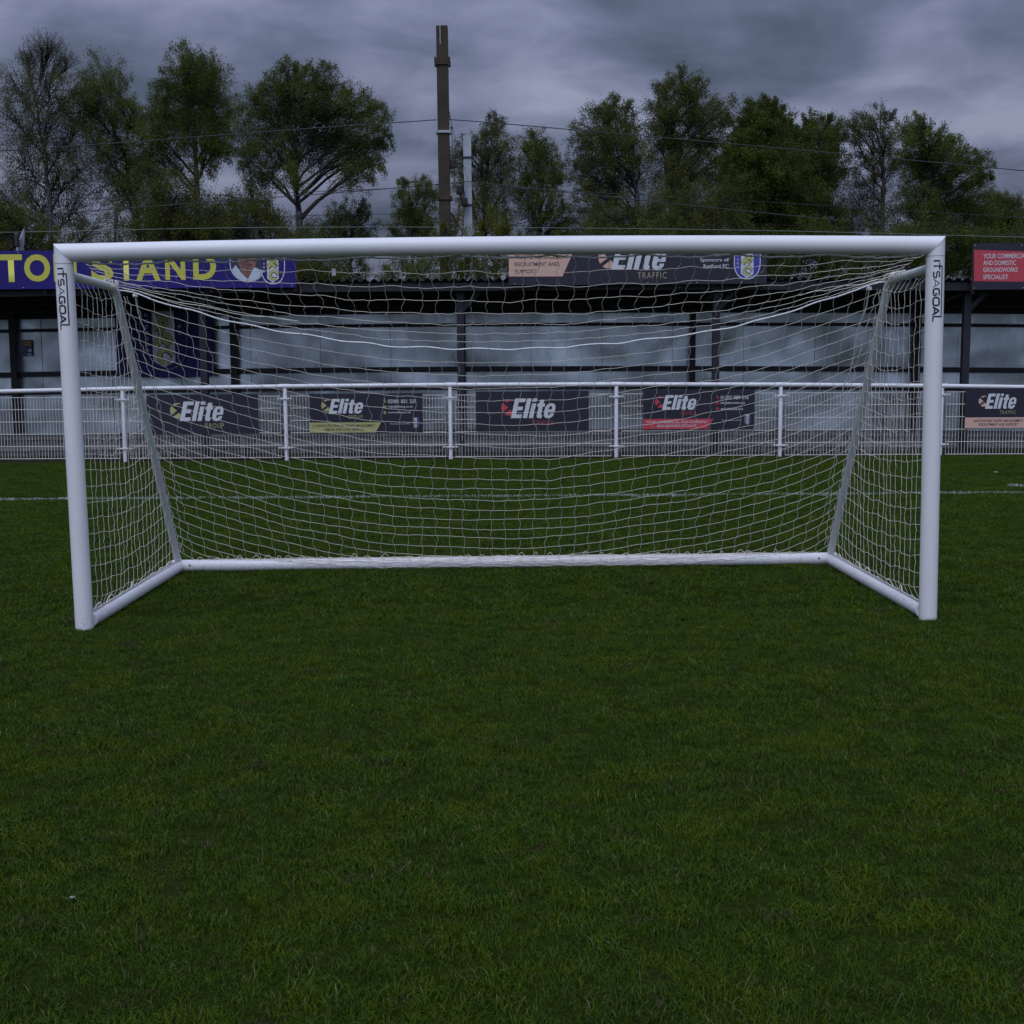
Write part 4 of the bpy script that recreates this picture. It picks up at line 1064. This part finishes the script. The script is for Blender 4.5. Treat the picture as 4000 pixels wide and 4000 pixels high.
def tree(name, label, base, lobes, Y, leaf='green', bark='dark', dens=1.0, leafsz=.075, fork=None, group='trees beyond the stand', tr=.11, droop=.5, twigs=22, sparse=0.0, seed=0, bare=0):
    """base: (px, py) low point of the trunk in the photograph; lobes: (px, py, r) clumps of the crown"""
    rs = np.random.default_rng(seed+77); B = world_at(base[0], base[1], Y); mpp = (Y-CAM.y)/F_PX*1.01
    root = tag(empty(name, Matrix.Translation((B.x, Y, 0))), label, 'tree', group)
    O = Vector((B.x, Y, 0))
    C = []
    for (px, py, r) in lobes:
        dy = rs.uniform(-1, 1)*1.5; p = world_at(px, py, Y+dy)-O; C.append((p, r*mpp*(1.2 if py >= bare else .8), py < bare))
    forkp = (world_at(*fork, Y)-O) if fork else Vector((0, 0, max(1.5, min(c[0].z for c in C)*.8)))
    top = max(C, key=lambda c: c[0].z)[0]
    T = MB()
    nseg = 6; P = [Vector((rs.normal(0, .03), rs.normal(0, .03), 0)).lerp(forkp, i/nseg)+Vector((rs.normal(0, .05), rs.normal(0, .05), 0))*(0 < i < nseg) for i in range(nseg+1)]
    T.tube(P, [tr*(1-.35*i/nseg) for i in range(nseg+1)], 8)
    # leader to the top
    lead = [forkp.lerp(top, i/7)+Vector((rs.normal(0, .10), rs.normal(0, .08), 0))*(0 < i < 7) for i in range(8)]
    T.tube(lead, [tr*.6*(1-.9*i/7)+.006 for i in range(8)], 6)
    trunk = T.build('trunk', BK[bark], root)
    BR_ = MB(); LV, LF, LS = [], [], []; nl = 0
    for (c, r, bare_) in C:
        # limb starts on the trunk/leader below the clump
        zt = c.z - .45*math.hypot(c.x-forkp.x, 1.0) - rs.uniform(.2, .9)
        if zt < forkp.z: f = max(.25, zt/max(forkp.z, .1)); s0 = Vector((0, 0, 0)).lerp(forkp, min(1, f)); r0 = tr*.34
        else:
            f = min(.85, (zt-forkp.z)/max(.1, top.z-forkp.z)); s0 = forkp.lerp(top, f); r0 = tr*.33*(1-.75*f)
        mid = s0.lerp(c, .5)+Vector((rs.normal(0, .15), rs.normal(0, .15), .10*(c-s0).length*.8)); limb = []
        for i in range(7):
            t = i/6; limb.append(s0.lerp(mid, t).lerp(mid.lerp(c, t), t)+Vector(rs.normal(0, .035, 3))*(0 < i < 6))
        BR_.tube(limb, [r0*(1-.82*i/6)+.004 for i in range(7)], 5, caps=False)
        nt_ = max(6, int(twigs*(2.6 if bare_ else 1.35)*min(2.2, (r/.6)**1.4)))
        for k in range(nt_):
            st = limb[int(rs.integers(2, 7))]
            d = Vector(rs.normal(0, 1, 3)); d.y *= .8; d.normalize(); rr_ = r*rs.uniform(.4, 1.25)
            e = c+d*rr_
            if bare_: d.z = abs(d.z)+.4; e = c+d.normalized()*rr_
            if e.z < c.z: e.z -= droop*.25*r
            m_ = st.lerp(e, .55)+Vector((rs.normal(0, .08), rs.normal(0, .08), .16*r)); tw = [st.lerp(m_, t).lerp(m_.lerp(e, t), t) for t in (0, .25, .5, .75, 1)]
            hang = e+Vector((rs.normal(0, .05), rs.normal(0, .05), -droop*r*rs.uniform(.2, .7) if not bare_ else .12)); tw.append(hang)
            BR_.tube(tw, [.011, .009, .007, .006, .005, .0035], 3, caps=False)
            # leaves along the twig, hanging
            nlv = int(dens*LEAVES*rs.uniform(.3, 1.7)*(1 if rs.random() > sparse else .15))
            if bare_: nlv = int(nlv*.22)
            if nlv == 0: continue
            t = rs.uniform(.25, 1, nlv)**.75*5; i0 = np.minimum(t.astype(int), 4); fr = (t-i0)[:, None]; A = np.array([tuple(p) for p in tw])
            ctr = A[i0]*(1-fr)+A[i0+1]*fr + rs.normal(0, .085*min(1.2, r+.2), (nlv, 3)); ctr[:, 2] -= abs(rs.normal(0, .06, nlv))
            sz = leafsz*.76*rs.uniform(.45, 1.15, nlv)[:, None]
            ax = rs.normal(0, 1, (nlv, 3)); ax[:, 2] -= 1.1*droop+.3; ax /= np.linalg.norm(ax, axis=1)[:, None]
            sd_ = np.cross(ax, rs.normal(0, 1, (nlv, 3))); sd_ /= np.linalg.norm(sd_, axis=1)[:, None]
            q = np.stack([ctr-ax*sz*.5, ctr+sd_*sz*.30, ctr+ax*sz*.55, ctr-sd_*sz*.30], 1).reshape(-1, 3)
            LV.append(q); LF.append(np.arange(nlv*4).reshape(-1, 4)+nl); nl += nlv*4; LS.append(np.repeat(np.clip(rs.normal(.35, .4), -.3, 1.2)+rs.uniform(-.25, .25, nlv), 4))
    BR_.build('branches', BK['dark'], root)
    npmesh('crown', np.concatenate(LV), np.concatenate(LF), LM[leaf], root, attr=np.concatenate(LS))
    return root
TY = 37.0
tree('birch_tree', 'tall thin-leaved birch with bare brownish top, at far left', (200, 1200), [(190,215,95),(110,250,80),(260,260,70),(60,330,90),(190,350,120),(290,380,80),(60,470,110),(180,500,130),(290,520,90),(90,640,120),(240,660,120),(330,640,80),(20,800,110),(150,800,110),(290,830,120),(360,900,90)], TY, 'olive', 'birch', .72, .06, (195, 760), tr=.11, sparse=.2, twigs=30, seed=1, droop=.4, bare=290)
tree('birch_tree', 'loose green birch second from the left, leaning left', (560, 1200), [(400,290,75),(350,330,60),(465,350,60),(390,400,90),(480,430,60),(330,430,60),(440,500,80),(530,470,50),(370,560,60),(480,590,80),(530,660,80),(440,700,80),(500,760,90)], TY+1, 'green', 'birch', .8, .07, (535, 800), tr=.12, seed=2)
tree('birch_tree', 'tall full green birch, third from the left', (775, 1200), [(745,240,65),(800,245,60),(700,290,70),(770,320,90),(835,310,55),(640,330,45),(850,390,70),(740,410,100),(620,420,70),(590,500,70),(690,500,90),(790,490,90),(875,470,55),(560,590,50),(640,610,70),(820,590,60),(880,560,40)], TY, 'green', 'birch', 1.15, .075, (768, 700), tr=.14, seed=3)
tree('bushy_tree', 'dark low bushy tree between the left birches and the sign', (660, 1200), [(620,720,80),(690,770,100),(600,830,90),(720,850,110),(560,900,80),(790,890,90),(650,920,100),(850,830,60)], TY-2.5, 'olive', 'dark', 1.3, .075, (660, 900), seed=4, tr=.10)
tree('young_tree', 'slender upright sapling between two birches above the blue sign', (455, 1100), [(455,800,26),(450,850,32),(462,900,36),(450,945,38)], 30, 'green', 'dark', .55, .05, (455, 850), seed=5, tr=.05)
tree('birch_tree', 'broad spreading birch with forked limbs, left of the masts', (1172, 1200), [(1130,255,38),(1265,280,45),(1190,300,45),(1060,340,70),(1150,380,90),(1260,370,75),(1330,330,30),(990,400,60),(1080,450,90),(1200,470,100),(1310,450,70),(1390,390,60),(1460,420,55),(1500,470,40),(1400,490,80),(980,510,70),(1110,560,80),(1250,570,80),(1370,590,70),(1460,570,60),(1500,540,35),(960,610,50),(1030,650,60),(1150,670,50),(1400,680,50),(1450,650,40),(970,740,60)], TY-1, 'green', 'birch', 1.1, .072, (1168, 830), tr=.17, twigs=24, seed=6)
tree('bushy_tree', 'low bushy tree at the foot of the broad birch', (1050, 1200), [(930,830,80),(1020,860,90),(1090,900,90),(960,930,90),(1170,920,70),(880,880,80)], TY-3, 'olive', 'dark', 1.2, .07, (1040, 960), seed=7, tr=.09)
tree('bushy_tree', 'small tree low between the broad birch and the masts', (1380, 1200), [(1320,830,50),(1390,850,60),(1430,810,32),(1300,890,60),(1380,920,70),(1450,900,40),(1260,930,50)], TY, 'green', 'dark', .85, .07, (1370, 930), seed=8, tr=.07)
tree('young_tree', 'small dark tree just left of the rusty mast', (1610, 1200), [(1570,725,30),(1640,725,45),(1680,760,40),(1600,790,60),(1660,830,60),(1570,850,50),(1620,890,70),(1690,900,50),(1550,910,40)], 31, 'dark', 'dark', 1.2, .06, (1612, 900), seed=9, tr=.07)
tree('birch_tree', 'narrow birch behind the grey mast', (1885, 1200), [(1930,465,36),(1950,510,45),(1910,540,55),(1860,560,50),(1970,580,50),(1790,560,32),(1780,610,40),(1890,630,70),(1960,660,60),(1800,680,50),(1880,720,80),(1970,750,50),(1800,760,60),(1900,820,80)], TY+1, 'olive', 'birch', .85, .065, (1890, 800), seed=10, tr=.10)
tree('birch_tree', 'rounded birch right of the grey mast with drooping edge', (2110, 1200), [(2100,545,50),(2050,590,50),(2150,590,45),(2100,630,70),(2170,650,40),(2030,670,50),(2120,700,60),(2170,710,35),(2060,760,60),(2140,790,55),(2200,830,45),(2060,850,70),(2160,880,60),(2220,900,50)], TY, 'green', 'dark', .95, .07, (2110, 830), seed=11, tr=.10)
tree('birch_tree', 'birch with bent limbs left of the tallest right-hand birch', (2500, 1200), [(2330,430,45),(2390,410,45),(2440,430,45),(2300,500,50),(2370,490,80),(2450,510,60),(2260,550,45),(2320,580,70),(2410,590,90),(2480,590,60),(2260,660,50),(2340,680,75),(2440,690,80),(2260,740,50),(2350,770,60),(2300,840,50)], TY, 'olive', 'birch', 1.0, .072, (2490, 760), tr=.13, seed=12)
tree('birch_tree', 'tallest birch of the right-hand group', (2650, 1200), [(2670,310,50),(2600,330,45),(2720,340,45),(2640,390,80),(2720,410,70),(2570,430,50),(2790,420,45),(2630,480,90),(2740,500,70),(2830,430,50),(2870,450,40),(2560,530,60),(2660,570,90),(2760,570,50),(2850,530,40),(2880,580,45),(2600,650,80),(2700,670,80),(2820,640,60),(2640,740,80)], TY+1, 'olive', 'birch', 1.05, .07, (2620, 760), tr=.15, seed=13)
tree('bushy_tree', 'olive bushy tree low under the right-hand birches', (2620, 1200), [(2400,850,80),(2500,880,90),(2600,840,90),(2700,820,100),(2790,860,100),(2680,910,100),(2550,930,90),(2360,920,70),(2850,780,80)], TY-2.5, 'olive', 'dark', 1.4, .075, (2620, 930), seed=14, tr=.10)
tree('broad_tree', 'densest dark green tree, right of the tallest birch', (3030, 1200), [(2980,420,40),(2940,460,50),(3030,450,45),(2990,520,80),(2920,560,70),(3060,530,70),(2890,640,80),(2980,630,100),(3080,630,80),(2860,740,90),(2960,750,110),(3070,740,100),(2900,840,100),(3010,860,110),(3110,840,100)], TY, 'dark', 'birch', 1.9, .085, (3030, 800), seed=15, tr=.15, droop=.2, twigs=26)
tree('broad_tree', 'dense green tree left of the wind-bent birch', (3210, 1200), [(3160,480,40),(3230,475,45),(3130,530,50),(3200,550,80),(3260,540,50),(3180,640,90),(3260,640,50),(3200,740,90),(3130,700,80),(3220,850,100),(3300,900,80)], TY+2, 'dark', 'birch', 1.6, .08, (3205, 800), seed=16, tr=.12, droop=.3)
tree('birch_tree', 'thin wind-bent birch with pale branches, at right', (3450, 1200), [(3375,465,45),(3440,430,35),(3480,440,28),(3330,490,40),(3420,500,70),(3350,560,50),(3460,560,55),(3300,480,40),(3370,640,60),(3450,640,60),(3390,730,60),(3360,810,70),(3440,850,70)], TY+1, 'brown', 'birch', .85, .065, (3450, 760), seed=17, tr=.11, sparse=.12)
tree('broad_tree', 'rounded leafy tree at right with tufted outline', (3650, 1200), [(3575,470,35),(3540,510,45),(3610,510,45),(3650,540,50),(3570,570,65),(3700,530,40),(3710,590,55),(3640,630,75),(3550,650,60),(3780,580,35),(3820,620,40),(3850,660,30),(3760,670,60),(3680,730,80),(3580,750,70),(3780,760,70),(3840,700,28),(3560,850,90),(3680,850,90),(3790,850,90)], TY, 'green', 'dark', 1.25, .075, (3640, 800), seed=18, tr=.14)
tree('bushy_tree', 'low dark tree at the far right edge', (3910, 1200), [(3880,770,45),(3900,830,70),(3960,800,45),(3860,880,80),(3960,880,80),(4040,850,70),(3990,940,80),(3800,930,80)], TY+1, 'olive', 'dark', 1.3, .075, (3910, 900), seed=19, tr=.09)
# undergrowth that closes the gap above the stand roof
hed = [(('hedge_bush', 'leafy bush seen under the crossbar by the blue sign'), 1230, [(1190,1010,70),(1270,1000,70),(1340,1030,70),(1200,1080,80),(1300,1090,80),(1120,1000,60),(1400,1070,50)], 24, 'olive'),
       (('hedge_bush', 'green bush under the crossbar left of the rusty mast'), 1620, [(1560,990,60),(1640,1010,60),(1590,1070,70),(1680,1070,70),(1520,1060,50)], 24, 'green'),
       (('hedge_bush', 'yellow-green bush around the foot of the masts'), 1790, [(1760,830,26),(1720,900,38),(1780,880,40),(1850,920,40),(1740,980,60),(1830,990,60),(1900,1030,60),(1760,1070,60),(1860,1080,60)], 18.5, 'yellow'),
       (('hedge_bush', 'yellow-green bush right of the grey mast above the crossbar'), 1950, [(1930,840,50),(1980,860,40),(1890,880,30),(1960,920,50),(2030,930,40),(1960,1000,60),(2050,1010,50)], 23, 'yellow'),
       (('hedge_bush', 'olive bush behind the middle roof sign'), 2450, [(2250,960,80),(2380,960,80),(2500,970,80),(2620,960,80),(2300,1060,80),(2500,1060,80),(2150,1000,70)], 30, 'olive'),
       (('hedge_bush', 'dark bush left of the right goal post, over the roof edge'), 3150, [(2900,960,90),(3030,980,90),(3150,960,90),(3270,980,90),(3080,1060,80),(3220,1070,80),(2960,1060,80),(3350,1060,80)], 30, 'dark'),
       (('hedge_bush', 'dark bush between the right goal post and the red sign'), 3650, [(3420,960,90),(3550,970,90),(3680,960,90),(3800,980,90),(3480,1060,80),(3600,1070,80),(3720,1060,80),(3920,990,90)], 30, 'dark'),
       (('hedge_bush', 'dark bush above the blue sign at the left edge'), 120, [(-40,880,90),(60,860,80),(120,940,80),(200,930,60),(-60,960,90),(30,960,80)], 30, 'olive')]
for i, ((nm, lb), bx_, lo, Y_h, lf) in enumerate(hed):
    tree(nm, lb, (bx_, 1190), lo, Y_h, lf, 'dark', 1.05 if lf in ('yellow', 'green') else 1.7, .055 if Y_h < 26 else .07, (bx_, 1130), group='bushes behind the stand', tr=.05, twigs=20, seed=40+i, droop=.2)['category'] = 'bush'

# ------------------------------------------------------------------ small things on the grass
def pebble(px, py, s, col, label, nm='stone', cat='stone'):
    d = pix(px, py); p = CAM + d*((.012-CAM.z)/d.z); bm = bmesh.new(); bmesh.ops.create_icosphere(bm, subdivisions=2, radius=s)
    for v in bm.verts:
        k = 1+.35*mnoise.noise(v.co*60+Vector((px, py, 0))); v.co = Vector((v.co.x*k*1.5, v.co.y*k, v.co.z*k*.5))
    me = bpy.data.meshes.new(nm); bm.to_mesh(me); bm.free(); me.materials.append(mat(nm+'_mat', col, .7, var=.3, vscale=60))
    o = bpy.data.objects.new(nm, me); COL.objects.link(o); o.location = (p.x, p.y, .018); tag(o, label, cat)
pebble(3889, 1846, .022, (.30, .24, .22), 'pale stone on the grass right of the goal, near the fence')
pebble(285, 3512, .006, (.30, .32, .32), 'white scrap of litter in the grass at lower left', 'litter_scrap', 'litter')
